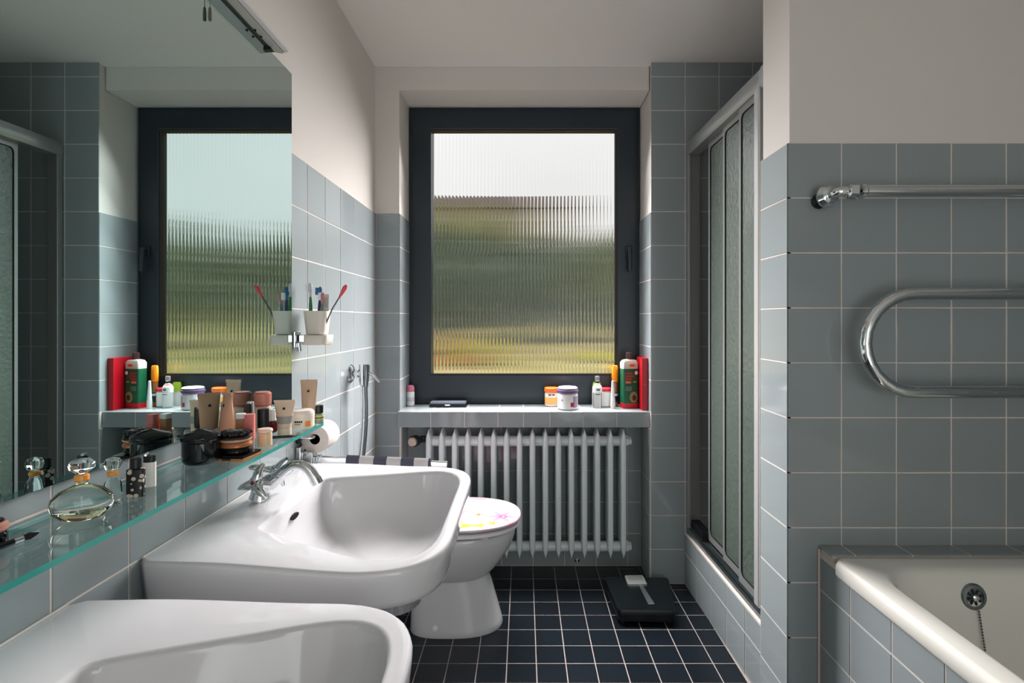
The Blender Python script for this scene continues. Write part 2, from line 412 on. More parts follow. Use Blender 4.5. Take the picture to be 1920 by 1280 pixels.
def L3(x, y, z): return (x - BX, y - BY, z - BZ)
def lbox(q, x0, x1, y0, y1, z0, z1): return q.box(x0 - BX, x1 - BX, y0 - BY, y1 - BY, z0 - BZ, z1 - BZ)
def sx(y): return cx_at(y) + 0.010
ZR1, ZR0 = 1.985, 1.925
# top rail: bowed profile extruded along the curb line
def extr(prof, y0, y1):
    return M().loft([[L3(sx(y) + dx, y, z) for dx, z in prof] for y in (y0, y1)])
extr([(0.0, ZR0), (-0.006, ZR0 + .012), (-0.007, ZR0 + .04), (0.0, ZR1), (0.05, ZR1), (0.05, ZR0)], YS - 0.004, YP1 + 0.045).build('top_rail', ALU, scr, 30)
extr([(-0.001, ZR0 - 0.006), (-0.009, ZR0 + .010), (-0.010, ZR0 + .044), (-0.002, ZR1 + 0.004), (0.052, ZR1 + .004), (0.052, ZR0 - .006)], YP1 + 0.045, YP1 + 0.001).build('rail_end_cap', mat('grey_cap', (140, 146, 148), 0.45), scr, 30)
extr([(0.0, 0.237), (-0.002, 0.250), (0.004, 0.256), (0.010, 0.252), (0.014, 0.262), (0.020, 0.268), (0.05, 0.268), (0.05, 0.237)], YS - 0.004, YP1 + 0.002).build('bottom_rail', mat('rail_steel', (150, 158, 162), 0.28, metal=1.0), scr, 30)
q = lbox(M(), sx(YS) - 0.002, sx(YS) + 0.008, YS - 0.030, YS - 0.004, 0.262, ZR0); q.build('wall_profile', ALU, scr, 0, 0.002)
q = lbox(M(), sx(YS) + 0.008, sx(YS) + 0.055, YS - 0.022, YS - 0.004, 0.262, ZR0); q.build('jamb_profile', mat('grey_jamb', (128, 130, 128), 0.4, metal=0.4), scr, 0, 0.002)
q = lbox(M(), sx(YP1) - 0.002, sx(YP1) + 0.045, YP1 + 0.002, YP1 + 0.010, 0.262, ZR0); q.build('wall_profile', ALU, scr, 0, 0.003)
q = lbox(M(), sx(YS) + 0.012, sx(YS) + 0.05, 2.25, 2.40, 0.262, 0.30); q.build('rubber_stop', RUBBER, scr, 0, 0.003)
FROST = mat('frosted_acrylic', (104, 116, 108), 0.22, trans=0.50, ior=1.3, bump=0.35, bscale=60, noise=0.05, nscale=30)
def panel(y0, y1, dx):
    # near/far Y, rounded frame with pane
    yy0, yy1 = min(y0, y1), max(y0, y1); ym = (yy0 + yy1) / 2; w2 = yy1 - yy0; z0, z1 = 0.272, ZR0 + 0.004
    ow = rrect(w2, z1 - z0, 0.004, 6); iw = rrect(w2 - 0.030, z1 - z0 - 0.052, 0.022, 6)
    def ring(pl, d): return [L3(sx(ym + p[0]) + dx + d, ym + p[0], (z0 + z1) / 2 + p[1]) for p in pl]
    fr = M().loft([ring(ow, 0), ring(iw, 0), ring(iw, 0.010), ring(ow, 0.010), ring(ow, 0)], cap0=False, cap1=False).build('panel_frame', ALU, scr, 30)
    i2 = rrect(w2 - 0.030, z1 - z0 - 0.052, 0.022, 6); i3 = rrect(w2 - 0.036, z1 - z0 - 0.058, 0.020, 6)
    M().loft([ring(i2, 0.001), ring(i3, 0.001), ring(i3, 0.009), ring(i2, 0.009), ring(i2, 0.001)], cap0=False, cap1=False).build('seal', RUBBER, fr, 0)
    q = M(); q.loft([ring(i3, 0.004), ring(i3, 0.0065)]); q.build('frosted_pane', FROST, fr, 0)
    return fr
panel(2.250, 2.052, 0.032); panel(2.066, 1.884, 0.020); pf = panel(1.894, 1.706, 0.008)
q = lbox(M(), sx(1.72) - 0.010, sx(1.72) + 0.012, 1.706, 1.742, 0.272, ZR0 + 0.002); q.build('handle_profile', mat('bright_alu', (205, 205, 205), 0.3, metal=0.5), scr, 0, 0.005, 3)
q = lbox(M(), sx(1.69) + 0.006, sx(1.69) + 0.03, 1.684, 1.706, 0.266, ZR0); q.build('dark_gap_strip', RUBBER, scr, 0)  # black strip set in the gap, its colour holds the gap's shade

# ------------------------------------------------------------------ bathtub
XA = 0.8165; YL = 1.428; ZTUB = 0.560
apr = struct(M().box(XA + 0.001, XA + 0.06, -0.35, YP0, 0, 0.545).build('trim_4', GROUT, None, 0))
ya = [-v for v in cuts(-0.20, YP0, 1.349, P)][::-1]
tiles(apr, (XA, 0, 0), (0, -1, 0), (0, 0, 1), ya, [0.0, 0.14, 0.292, 0.444, 0.533])
M().tube([(XA - 0.002, YP0 - 0.003, 0.0), (XA - 0.002, YP0 - 0.003, 0.556)], 0.0035, 8).build('silicone_bead', mat('aged_silicone', (204, 186, 178), 0.5), apr)
led = struct(M().box(XA + 0.002, XR, YL, YP0 + 0.002, 0.50, 0.5635).build('trim_3', GROUT, None, 0))
tiles(led, (0, 0, 0.5645), (1, 0, 0), (0, 1, 0), cuts(XA - 0.004, XR, 0.8787, P), [YL - 0.002, YP0])
tub = thing('bathtub', 'white enamel bathtub built in behind the tiled apron on the right', 'bathtub', (1.19, 0.58, 0.0))
TX0, TX1, TY0, TY1 = XA - 0.006, 1.585, -0.28, YL
tcx, tcy = (TX0 + TX1) / 2, (TY0 + TY1) / 2
outer = [(x - 1.19, y - 0.58) for x, y in rrect(TX1 - TX0, TY1 - TY0, 0.012, 6, tcx, tcy)]
ix0, ix1, iy0, iy1 = 0.880, 1.535, -0.20, 1.352
inner = [(x - 1.19, y - 0.58) for x, y in rrect(ix1 - ix0, iy1 - iy0, 0.11, 10, (ix0 + ix1) / 2, (iy0 + iy1) / 2)]
tc0 = ((ix0 + ix1) / 2 - 1.19, (iy0 + iy1) / 2 - 0.58)
N = 160
def star(poly, c, inset, z, scale=1.0, dz=None):
    out = []
    for i in range(N):
        a = 2 * PI * (i + 0.5) / N
        a = math.atan2(math.sin(a) * 1.6, math.cos(a) * 0.8)
        t = raycast(poly, c, a); t = max(0.0005, (t - inset) * scale)
        x, y = c[0] + t * math.cos(a), c[1] + t * math.sin(a)
        out.append((x, y, z + (dz(x, y) if dz else 0)))
    return out
rings = [star(outer, tc0, 0.006, 0.520), star(outer, tc0, 0, 0.526), star(outer, tc0, 0.0, 0.546), star(outer, tc0, 0.003, 0.555), star(outer, tc0, 0.010, ZTUB), star(outer, tc0, 0.020, ZTUB + 0.001),
         star(inner, tc0, -0.022, ZTUB - 0.001), star(inner, tc0, -0.008, ZTUB - 0.004), star(inner, tc0, 0.002, ZTUB - 0.014), star(inner, tc0, 0.010, ZTUB - 0.04),
         star(inner, tc0, 0.03, ZTUB - 0.16), star(inner, tc0, 0.055, ZTUB - 0.30), star(inner, tc0, 0.09, ZTUB - 0.37), star(inner, tc0, 0.15, ZTUB - 0.40), star(inner, tc0, 0.15, ZTUB - 0.405, 0.3)]
M().loft(rings, cap0=False).build('tub_shell', ENAMEL, tub, 60)
ovx, ovy, ovz = 1.1175 - 1.19, 1.342 - 0.58, 0.498
axo = (0, -1, 0.12)
ov = M().lathe([(0.001, 0), (0.0325, 0), (0.0325, 0.003), (0.029, 0.007), (0.022, 0.008), (0.022, 0.004), (0.001, 0.004)], (ovx, ovy, ovz), axo, 28).build('overflow_rosette', mat('worn_chrome', (120, 128, 130), 0.3, metal=0.8), tub)
qv = Vector((0, 0, 1)).rotation_difference(Vector(axo).normalized())
for k in range(8):
    a = k * PI / 4 + 0.2; c = Vector((ovx, ovy, ovz)) + qv @ Vector((0.014 * math.cos(a), 0.014 * math.sin(a), 0.0046)); d = qv @ Vector((math.cos(a), math.sin(a), 0)); n_ = qv @ Vector((0, 0, 1)); e = n_.cross(d)
    M().loft([[c + d * 0.0065 * math.cos(b) + e * 0.0036 * math.sin(b) + n_ * zz for b in [2 * PI * j / 10 for j in range(10)]] for zz in (0, 0.0006)]).build('overflow_slot', RUBBER, ov)
M().lathe([(0.008, 0.004), (0.008, 0.011), (0.005, 0.013), (0.0005, 0.013)], (ovx, ovy, ovz), axo, 14).build('plug_knob', CHROME, ov)
q = M()
for k in range(46):
    z = ovz - 0.030 - k * 0.0065; yy = ovy - 0.014 - max(0, (ovz - 0.03 - z)) * 0.20
    q.lathe([(0.0005, -0.0030), (0.0024, -0.0014), (0.0024, 0.0014), (0.0005, 0.0030)], (ovx + 0.004, yy, z), (0, 0, 1), 6)
q.build('plug_chain', mat('dull_chain', (110, 112, 108), 0.4, metal=0.7), tub)

# ------------------------------------------------------------------ washbasins
WX = XL + 0.001
def star2(poly, c, inset, z, scale=1.0, dz=None, n=144):
    out = []
    for i in range(n):
        a = 2 * PI * (i + 0.5) / n; t = raycast(poly, c, a); t = max(0.0005, (t - inset) * scale)
        x, y = c[0] + t * math.cos(a), c[1] + t * math.sin(a)
        out.append((x, y, z + (dz(x, y) if dz else 0)))
    return out
def sm(t): t = max(0, min(1, t)); return t * t * (3 - 2 * t)
def basin(name, label, y):
    ZB = 0.765
    t = thing(name, label, 'washbasin', (WX, y, ZB - 0.19), 0, 'matching washbasins under the mirror')
    out = rpoly([(0.0, -0.326), (0.532, -0.350), (0.532, 0.350), (0.0, 0.326)], [0.02, 0.16, 0.16, 0.02], 10)
    inn = rpoly([(0.138, -0.172), (0.504, -0.343), (0.504, 0.343), (0.138, 0.172)], [0.028, 0.118, 0.118, 0.028], 10)
    c = (0.33, 0.0)
    slope = lambda x, y_: -0.0126 * sm((x - 0.10) / 0.30)
    def S(poly, ins, z, sc_=1.0, keep=0.0):
        pts = []
        for i in range(144):
            a = 2 * PI * (i + 0.5) / 144; k = 1 - keep * sm((-math.cos(a) - 0.55) / 0.35)
            tt_ = max(0.0005, (raycast(poly, c, a) - ins * k) * sc_); x, y_ = c[0] + tt_ * math.cos(a), c[1] + tt_ * math.sin(a)
            zz_ = z * (1 - 0.27 * sm((x - 0.12) / 0.32)) if (poly is out and z < -0.02) else z
            pts.append((x, y_, 0.19 + zz_ + slope(x, y_)))
        return pts
    und = [S(inn, 0.0, -0.186, 0.10), S(inn, 0.0, -0.182, 0.30), S(inn, 0.0, -0.160, 0.62), S(inn, 0.02, -0.130, 0.90), S(out, 0.055, -0.112), S(out, 0.026, -0.106)]
    skirt = [S(out, 0.012, -0.096), S(out, 0.007, -0.080), S(out, 0.002, -0.035), S(out, 0.0, -0.009), S(out, 0.001, -0.0045), S(out, 0.0035, -0.001), S(out, 0.008, 0.0)]
    top = [S(inn, -0.008, 0.0), S(inn, -0.003, -0.001), S(inn, 0.001, -0.005), S(inn, 0.003, -0.012)]
    bowl = [S(inn, 0.016, -0.050, 1, .8), S(inn, 0.036, -0.090, 1, .6), S(inn, 0.062, -0.120, 1, .5), S(inn, 0.10, -0.142, 1, .35), S(inn, 0.15, -0.153, 1, .2), S(inn, 0.0, -0.160, 0.10)]
    M().loft(und + skirt + top + bowl).build('bowl', CERAM, t, 55)
    # overflow slot in the sloping back wall of the bowl, drain and trap below
    M().loft([[(0.138 + (0.0075 if e else 0), 0.020 * math.cos(b) - 0.012, 0.19 - 0.034 + 0.0065 * math.sin(b)) for b in [2 * PI * k / 16 for k in range(16)]] for e in (0, 1)]).build('overflow_slot', RUBBER, t)
    M().lathe([(0.001, 0.0), (0.030, 0.0), (0.030, 0.004), (0.022, 0.005), (0.020, 0.002), (0.001, 0.002)], (0.34, 0, 0.19 - 0.022 - 0.161), (0, 0, 1), 24).build('drain', CHROME, t)
    M().tube([(0.34, 0, 0.0), (0.34, 0, -0.12)], 0.017).lathe([(0.03, -0.22), (0.032, -0.16), (0.030, -0.11)], (0.34, 0, 0)).tube([(0.33, 0, -0.15), (0.15, 0, -0.15), (0.006, 0, -0.15)], 0.016).build('bottle_trap', CHROME, t)
    M().tube([(0.0015, -0.31, 0.190), (0.0015, 0.31, 0.190)], 0.0025, 8).build('silicone_seam', MATS['silicone_white'], t)
    return t
basin('washbasin', 'white washbasin in the middle with the chrome tap beside the toilet', 1.263)
basin('washbasin', 'white washbasin nearest the camera cut off by the lower edge', 0.485)

# tap on the middle basin
tap = thing('mixer_tap', 'chrome mixer tap with two star handles on the middle washbasin', 'tap', (-0.618, 1.262, 0.7655))
M().lathe([(0.0245, 0), (0.0245, 0.006), (0.022, 0.012), (0.020, 0.024), (0.0215, 0.034), (0.018, 0.044), (0.004, 0.05)], (0, 0, 0), (0.12, 0, 1), 24).tube([(0.004, 0, 0.030), (0.022, 0, 0.044), (0.034, 0, 0.050)], [0.017, 0.016, 0.014]).build('body', CHROME, tap, 60)
sp = bez((0.022, 0, 0.036), (0.060, 0, 0.066), (0.072, 0, 0.082), (0.092, 0, 0.081), 10) + bez((0.092, 0, 0.081), (0.112, 0, 0.080), (0.122, 0, 0.064), (0.131, 0, 0.046), 8)[1:]
M().tube(sp, [0.0165 - 0.0045 * min(1, k / 9) for k in range(len(sp))], 16).build('spout', CHROME, tap, 60)
d = Vector((0.02, 0, -0.040)).normalized()
M().lathe([(0.0135, 0), (0.0135, 0.014), (0.0105, 0.014), (0.0105, 0.008)], Vector(sp[-1]) - d * 0.004, d, 20).build('aerator', CHROME, tap)
for s in (-1, 1):
    ax = Vector((-0.25, s, 0.35)).normalized(); c0 = Vector((0.024, s * 0.012, 0.040)); c1 = c0 + ax * 0.030
    hd = M().tube([c0, c1], 0.011).lathe([(0.011, 0), (0.016, 0.006), (0.017, 0.014), (0.012, 0.019), (0.002, 0.021)], c1, ax, 18).build('handle', CHROME, tap, 60)
    u = ax.cross(Vector((0, 0, 1))).normalized(); v = ax.cross(u).normalized()
    for k in range(3):
        a = 2 * PI * k / 3 + (0.35 if s < 0 else 1.2); dr = u * math.cos(a) + v * math.sin(a)
        M().tube([c1 + ax * 0.008, c1 + ax * 0.013 + dr * 0.015, c1 + ax * 0.013 + dr * 0.031, c1 + ax * 0.008 + dr * 0.044], [0.012, 0.0110, 0.0078, 0.0042], 10).build('prong', CHROME, hd, 60)
    M().lathe([(0.0045, 0), (0.0045, 0.0012), (0.0005, 0.0015)], c1 + ax * 0.0200, ax, 12).build('colour_dot', mat('dot_red', (140, 20, 28), 0.3) if s < 0 else mat('dot_blue', (30, 50, 140), 0.3), hd)
M().tube([(-0.010, 0.0, 0.02), (-0.010, 0.0, 0.068)], 0.003).lathe([(0.005, 0.056), (0.006, 0.062), (0.004, 0.066), (0.006, 0.069), (0.0135, 0.073), (0.015, 0.077), (0.012, 0.081), (0.002, 0.083)], (-0.010, 0, 0), (0, 0, 1), 20).build('lift_knob', CHROME, tap, 60)

# ------------------------------------------------------------------ mirror, lamp above it, glass shelf
MIRROR = mat('silvered_glass', (202, 222, 220), 0.0, metal=1.0)
MEDGE = mat('mirror_edge', (60, 78, 78), 0.3)
YM1 = 1.558
q = M(); x0, x1 = XL + 0.0008, XL + 0.0058
q.box(x0, x1, -0.45, YM1, 0.950, 1.897)
mir = q.build('wall_mirror', [MEDGE, MIRROR], None, 0); mir.data.polygons[5].material_index = 1
tag(mir, 'large frameless wall mirror above the glass shelf', 'mirror')
lamp = thing('mirror_lamp', 'pale slim strip lamp fixed along the top of the mirror', 'lamp', (XL - 0.005, 0.6, 1.900))
def lx(prof, y0, y1): return M().loft([[(x - (XL - 0.005), y - 0.6, z - 1.900) for x, z in prof] for y in (y0, y1)])
lx([(XL - .005, 1.899), (-0.664, 1.899), (-0.660, 1.912), (XL - .005, 1.95)], -0.4, 1.436).build('back_channel', mat('lamp_channel', (52, 60, 60), 0.5), lamp, 30)
lx([(-0.664, 1.900), (-0.640, 1.896), (-0.640, 1.915), (-0.662, 1.93)], -0.4, 1.438).build('diffuser', mat('lamp_diffuser', (176, 176, 172), 0.35), lamp, 30)
lx([(-0.640, 1.899), (-0.637, 1.899), (-0.637, 1.915), (-0.640, 1.915)], -0.4, 1.437).build('groove', mat('lamp_groove', (105, 105, 104), 0.5), lamp, 0)
lx([(-0.637, 1.898), (-0.627, 1.901), (-0.626, 1.906), (-0.637, 1.916)], -0.4, 1.438).build('outer_lip', mat('lamp_lip', (190, 189, 186), 0.35), lamp, 30)
for y in (1.355, 1.325):
    M().lathe([(0.003, 0), (0.003, 0.003), (0.001, 0.004)], (0.021, y - 0.6, -0.001), (0, 0, -1), 10).build('screw', BLACKMT, lamp)
M().box(0.008, 0.020, 0.805, 0.817, -0.012, 0.0).build('mirror_clip', BLACKMT, lamp, 0, 0.002)
cd = M().tube([(0.0165, 0.542, 0.002), (0.0165, 0.542, -0.052)], 0.0008, 6).build('pull_cord', mat('cord_grey', (120, 120, 116), 0.7), lamp)
M().lathe([(0.0015, 0), (0.0028, -0.003), (0.0034, -0.016), (0.0034, -0.028), (0.0015, -0.030)], (0.0165, 0.542, -0.052), (0, 0, 1), 12).build('cord_weight', mat('weight_brown', (92, 88, 78), 0.5), cd)

ZG = 0.912; XG = -0.5345
SHEETG = thin_glass('shelf_glass', (0.86, 0.95, 0.94), 1.0)
GEDGE = mat('glass_edge_teal', (52, 148, 138), 0.12, trans=0.25, ior=1.4)
shelf = thing('glass_shelf', 'long clear glass shelf with green edge below the mirror', 'shelf', (XL, 0.5, ZG - 0.008))
pl = rpoly([(0.002, -0.98), (XG - XL, -0.98), (XG - XL, 0.968), (0.002, 0.968)], [0.003, 0.02, 0.035, 0.003], 6)
q = M(); n = len(pl)
q.add([(x, y, 0) for x, y in pl], [tuple(reversed(range(n)))], 0); q.add([(x, y, 0.008) for x, y in pl], [tuple(range(n))], 0)
q.loft([[(x, y, 0) for x, y in pl], [(x, y, 0.008) for x, y in pl]], False, False, True, 1)
me = bpy.data.meshes.new('glass_plate'); me.from_pydata(q.v, [], q.f); me.materials.append(SHEETG); me.materials.append(GEDGE); me.polygons.foreach_set('material_index', q.m)
o = bpy.data.objects.new('glass_plate', me); COL.objects.link(o); o.parent = shelf
for y in (-0.35, 0.22, 0.80):
    M().box(0.001, 0.022, y - 0.009, y + 0.009, -0.010, -0.0005).build('bracket', CHROME, shelf, 0, 0.002)

# ------------------------------------------------------------------ toiletries on the shelf
def plastic(name, rgb, r=0.35, **k): return mat(name, rgb, r, **k)
CLEAR = mat('clear_glass', (248, 250, 248), 0.0, trans=1.0, ior=1.42)
def jar(name, label, loc, prof, m_, parts=(), cat='jar', group='toiletries on the glass shelf', seg=28):
    """parts: (name, profile, material)"""
    t = thing(name, label, cat, loc, 0, group)
    M().lathe(prof, (0, 0, 0), (0, 0, 1), seg).build('body', m_, t)
    for nm, pf, mm in parts: M().lathe(pf, (0, 0, 0), (0, 0, 1), seg).build(nm, mm, t)
    return t
def cyl(r, z0, z1, e=0.0015): return [(0.0005, z0), (r - e, z0), (r, z0 + e), (r, z1 - e), (r - e, z1), (0.0005, z1)]
def ctube(label, loc, rc, hc, ht, wtop, ang, mt, mc, bands=(), group='toiletries on the glass shelf', dot=True, name='cosmetic_tube'):
    t = thing(name, label, 'tube', loc, ang, group)
    M().lathe(cyl(rc, 0, hc), (0, 0, 0)).build('cap', mc, t)
    def R(u):  # u 0..1 up the tube
        a = rc * (1 - u) + wtop / 2 * u; b = rc * (1 - u ** 1.4) + 0.0016
        return [(a * math.cos(2 * PI * k / 24), b * math.sin(2 * PI * k / 24), hc + ht * u * 0.94) for k in range(24)]
    top = [(x, y, hc + ht) for x, y, z in R(1)]
    bd = M().loft([R(u / 8) for u in range(9)] + [top]).build('tube_body', mt, t, 60)
    M().box(-wtop / 2 - 0.0004, wtop / 2 + 0.0004, -0.0022, 0.0022, hc + ht * 0.93, hc + ht).build('crimp', mt, bd, 0)
    for (u0, u1, mm) in bands:
        g = lambda u, e: [(x * (1 + e), y * (1 + e) + (0.0004 if y > 0 else -0.0004), z) for x, y, z in R(u)]
        M().loft([g(u0, 0.012), g((u0 + u1) / 2, 0.012), g(u1, 0.012)]).build('label_band', mm, bd, 60)
    if dot:
        for s in (-1, 1):
            b = rc * (1 - 0.72 ** 1.4) + 0.0022
            M().lathe([(0.0032, 0), (0.0032, 0.0006), (0.0005, 0.0006)], (0, s * b, hc + ht * 0.70), (0, s, 0.25), 8).build('emblem_dot', BLACKMT, bd)
    return t
# oval perfume flacon
pf = thing('perfume_flacon', 'oval clear glass perfume flacon with round stopper and orange collar', 'perfume bottle', (-0.604, 0.737, ZG), math.radians(32), 'toiletries on the glass shelf')
E = [(0.0, .034, .016), (0.003, .048, .022), (0.012, .066, .030), (0.022, .072, .033), (0.032, .067, .031), (0.041, .050, .024), (0.046, .026, .018), (0.049, .014, .012), (0.053, .014, .012)]
M().loft([ell(a, b, z, 0.0, 0, 28, 1.0) for z, a, b in E]).build('flask', CLEAR, pf, 60)
M().loft([ell(a - .006, b - .006, z + .002, 0.0, 0, 28, 1.0) for z, a, b in E[:3]]).build('perfume', mat('pale_yellow_liquid', (244, 240, 200), 0.0, trans=1.0, ior=1.33), pf, 60)
M().lathe(cyl(0.0085, 0.0532, 0.062), (0, 0, 0)).build('collar', plastic('orange_collar', (226, 150, 60), 0.25), pf)
M().lathe([(0.004, 0.062), (0.007, 0.064), (0.014, 0.070), (0.0155, 0.076), (0.011, 0.082), (0.002, 0.084)], (0, 0, 0)).build('stopper', CLEAR, pf)
b2 = jar('perfume_vial', 'slim clear glass vial with ball stopper and orange neck', (-0.612, 0.803, ZG), [(0.0005, 0), (0.010, 0), (0.012, 0.003), (0.011, 0.030), (0.006, 0.038), (0.006, 0.041)], CLEAR,
         [('neck_ring', cyl(0.0072, 0.0412, 0.048), MATS['orange_collar']), ('stopper', [(0.003, 0.048), (0.009, 0.052), (0.0115, 0.059), (0.009, 0.066), (0.001, 0.069)], CLEAR)], 'perfume bottle')
# patterned black bottle
PAT = mat('black_white_print', (20, 20, 20), 0.35)
t = PAT.node_tree; vor = t.nodes.new('ShaderNodeTexVoronoi'); vor.inputs['Scale'].default_value = 125; ramp = t.nodes.new('ShaderNodeValToRGB')
ramp.color_ramp.interpolation = 'CONSTANT'; ramp.color_ramp.elements[0].color = lin((196, 182, 168)) + (1,); ramp.color_ramp.elements[1].position = 0.42; ramp.color_ramp.elements[1].color = lin((18, 18, 18)) + (1,)
tco = t.nodes.new('ShaderNodeTexCoord'); t.links.new(tco.outputs['Object'], vor.inputs['Vector']); t.links.new(vor.outputs['Distance'], ramp.inputs['Fac']); t.links.new(ramp.outputs['Color'], t.nodes['Principled BSDF'].inputs['Base Color'])
t = thing('nail_varnish_bottle', 'small black bottle with blotched pale print and black cap', 'bottle', (-0.600, 0.834, ZG), math.radians(20), 'toiletries on the glass shelf')
M().loft([[(x, y, z) for x, y in rrect(0.023, 0.014, 0.003, 3)] for z in (0, 0.043)]).build('body', PAT, t, 30, 0.001)
M().lathe(cyl(0.0075, 0.0432, 0.060), (0, 0, 0)).build('cap', BLACKMT, t)
t = thing('lighter', 'small white lighter standing beside the blotched black bottle', 'lighter', (-0.615, 0.886, ZG), math.radians(15), 'toiletries on the glass shelf')
M().loft([ell(0.019, 0.012, z, 0, 0, 20, 0.8) for z in (0, 0.040)]).build('body', plastic('lighter_white', (232, 226, 220), 0.25), t)
M().loft([ell(0.017, 0.011, z, 0, 0, 20, 0.8) for z in (0.0402, 0.050)]).build('hood', BLACKMT, t)
M().lathe(cyl(0.0035, -0.004, 0.004), (-0.004, 0, 0.052), (0, 1, 0), 12).build('spark_wheel', CHROME, t)
# black pot
t = jar('black_pot', 'glossy black round pot with pointed lid at the shelf edge', (-0.6215, 1.040, ZG), [(0.0005, 0), (0.029, 0), (0.0325, 0.004), (0.0335, 0.012), (0.0335, 0.040)], BLACKPL,
        [('lid', [(0.0335, 0.0405), (0.0350, 0.043), (0.0350, 0.050), (0.031, 0.055), (0.018, 0.059), (0.004, 0.064), (0.0005, 0.064)], BLACKPL)])
# palette and the stack of compacts on it
pal = thing('makeup_palette', 'flat black square palette with copper edge under the stacked compacts', 'palette', (-0.572, 1.075, ZG), math.radians(-4), 'toiletries on the glass shelf')
M().box(-0.034, 0.034, -0.034, 0.034, 0, 0.005).build('tray', plastic('copper_edge', (205, 140, 84), 0.25, metal=0.5), pal, 0, 0.001)
M().box(-0.032, 0.032, -0.032, 0.032, 0.0052, 0.010).build('lid', BLACKPL, pal, 0, 0.001)
M().box(-0.0085, 0.0085, -0.0352, -0.0335, 0.002, 0.006).build('clasp', BLACKMT, pal, 0)
DISC = [('compact', 'shiny black round compact at the bottom of the stack', 0.0105, 0.029, 0.011, BLACKPL, 0),
        ('compact', 'copper rimmed round compact second from the bottom of the stack', 0.0217, 0.0295, 0.011, plastic('copper_compact', (196, 128, 88), 0.25, metal=0.4), 1),
        ('compact', 'rose brown round compact third in the stack', 0.0329, 0.030, 0.012, plastic('rose_compact', (190, 152, 132), 0.22), 2),
        ('compact', 'black fluted round compact on top of the stack', 0.0451, 0.029, 0.011, BLACKPL, 3)]
for k, (nm, lb, z, r, h, mm, fl_) in enumerate(DISC):
    t = thing(nm, lb, 'compact', (-0.5755 + 0.0015 * (k % 2), 1.078 - 0.001 * k, ZG + z), k * 0.4, 'stacked powder compacts')
    if fl_ == 3:
        rg = []
        for rr, zz, amp in ((r - 0.006, 0, 0.0), (r, 0.003, 0.0012), (r, 0.006, 0.0016), (r - 0.006, h - 0.002, 0.0016), (0.008, h, 0.0004)):
            rg.append([((rr + amp * math.cos(14 * a)) * math.cos(a), (rr + amp * math.cos(14 * a)) * math.sin(a), zz) for a in [2 * PI * i / 84 for i in range(84)]])
        M().loft(rg).build('case', mm, t, 60)
    else:
        M().lathe([(0.0005, 0), (r - 0.004, 0), (r, 0.003), (r, h * 0.45), (r - 0.001, h * 0.5)], (0, 0, 0), (0, 0, 1), 32).build('base', mm, t)
        M().lathe([(r - 0.001, h * 0.5), (r, h * 0.55), (r - 0.001, h - 0.003), (r - 0.006, h), (0.0005, h)], (0, 0, 0), (0, 0, 1), 32).build('lid', mm if fl_ == 0 else (plastic('dark_glaze', (58, 46, 44), 0.15) if fl_ == 2 else mm), t)
TAN = plastic('tan_tube', (222, 166, 136), 0.42); GREYC = plastic('grey_green_cap', (92, 100, 96), 0.4); OCHRE = plastic('ochre_band', (120, 100, 70), 0.4)
ctube('tan cosmetic tube standing on its grey cap close to the mirror', (-0.650, 1.183, ZG), 0.0165, 0.024, 0.090, 0.044, math.radians(142), TAN, GREYC, [(0.06, 0.10, OCHRE), (0.0, 0.06, GREYC)])
BEIGE = plastic('beige_tube', (206, 186, 164), 0.45); LGREY = plastic('grey_label', (148, 146, 140), 0.45)
ctube('short beige tube with grey label band standing in the shelf middle', (-0.5675, 1.280, ZG), 0.0150, 0.020, 0.064, 0.047, math.radians(12), BEIGE, plastic('beige_cap', (214, 198, 178), 0.4), [(0.16, 0.44, LGREY)])
tt = ctube('tall brown beige tube standing behind the cream jar', (-0.570, 1.432, ZG), 0.0170, 0.018, 0.098, 0.043, math.radians(8), plastic('brown_beige', (190, 164, 142), 0.45), plastic('brown_cap', (196, 172, 150), 0.4), [])
# bottle with rose cap
jar('foundation_bottle', 'tall cream foundation bottle with rose cap against the mirror', (-0.6455, 1.332, ZG), cyl(0.0195, 0, 0.062, 0.003), plastic('cream_body', (226, 204, 186), 0.25),
    [('cap', cyl(0.0205, 0.0622, 0.097, 0.004), plastic('rose_cap', (188, 122, 106), 0.3)), ('cap_ring', cyl(0.0207, 0.0640, 0.0665), plastic('rose_ring', (160, 84, 74), 0.3))], 'bottle')
jar('lipstick', 'black lipstick with gold band beside the small beige pot', (-0.598, 1.238, ZG), cyl(0.0120, 0, 0.022), BLACKPL,
    [('gold_band', cyl(0.0108, 0.0222, 0.027), plastic('gold_band', (206, 150, 104), 0.25, metal=0.7)), ('cap', cyl(0.0125, 0.0272, 0.070), BLACKMT)], 'lipstick', seg=24)
jar('mascara', 'thin black mascara standing left of the gold banded lipstick', (-0.622, 1.215, ZG), cyl(0.0075, 0, 0.040), BLACKPL, [('cap', cyl(0.0078, 0.0402, 0.085), BLACKMT)], 'mascara', seg=20)
jar('silver_tube', 'bright silver cylinder standing between tan tube and rose cap bottle', (-0.640, 1.262, ZG), cyl(0.008, 0, 0.050), plastic('silver_plastic', (196, 194, 190), 0.2, metal=0.8), [('cap', cyl(0.0082, 0.0502, 0.083), plastic('silver_cap', (222, 220, 216), 0.2, metal=0.7))], 'cosmetic', seg=20)
t = thing('lip_gloss', 'pink lip gloss with clear foot beside the stacked compacts', 'lip gloss', (-0.570, 1.122, ZG), math.radians(14), 'toiletries on the glass shelf')
M().loft([[(x, y, z) for x, y in rrect(0.018, 0.018, 0.003, 3)] for z in (0, 0.026)]).build('foot', plastic('clear_plastic', (235, 225, 222), 0.1, trans=0.8), t, 30)
M().loft([[(x, y, z) for x, y in rrect(0.0185, 0.0185, 0.003, 3)] for z in (0.0262, 0.078)]).build('tube_body', plastic('coral_pink', (206, 112, 104), 0.3), t, 30)
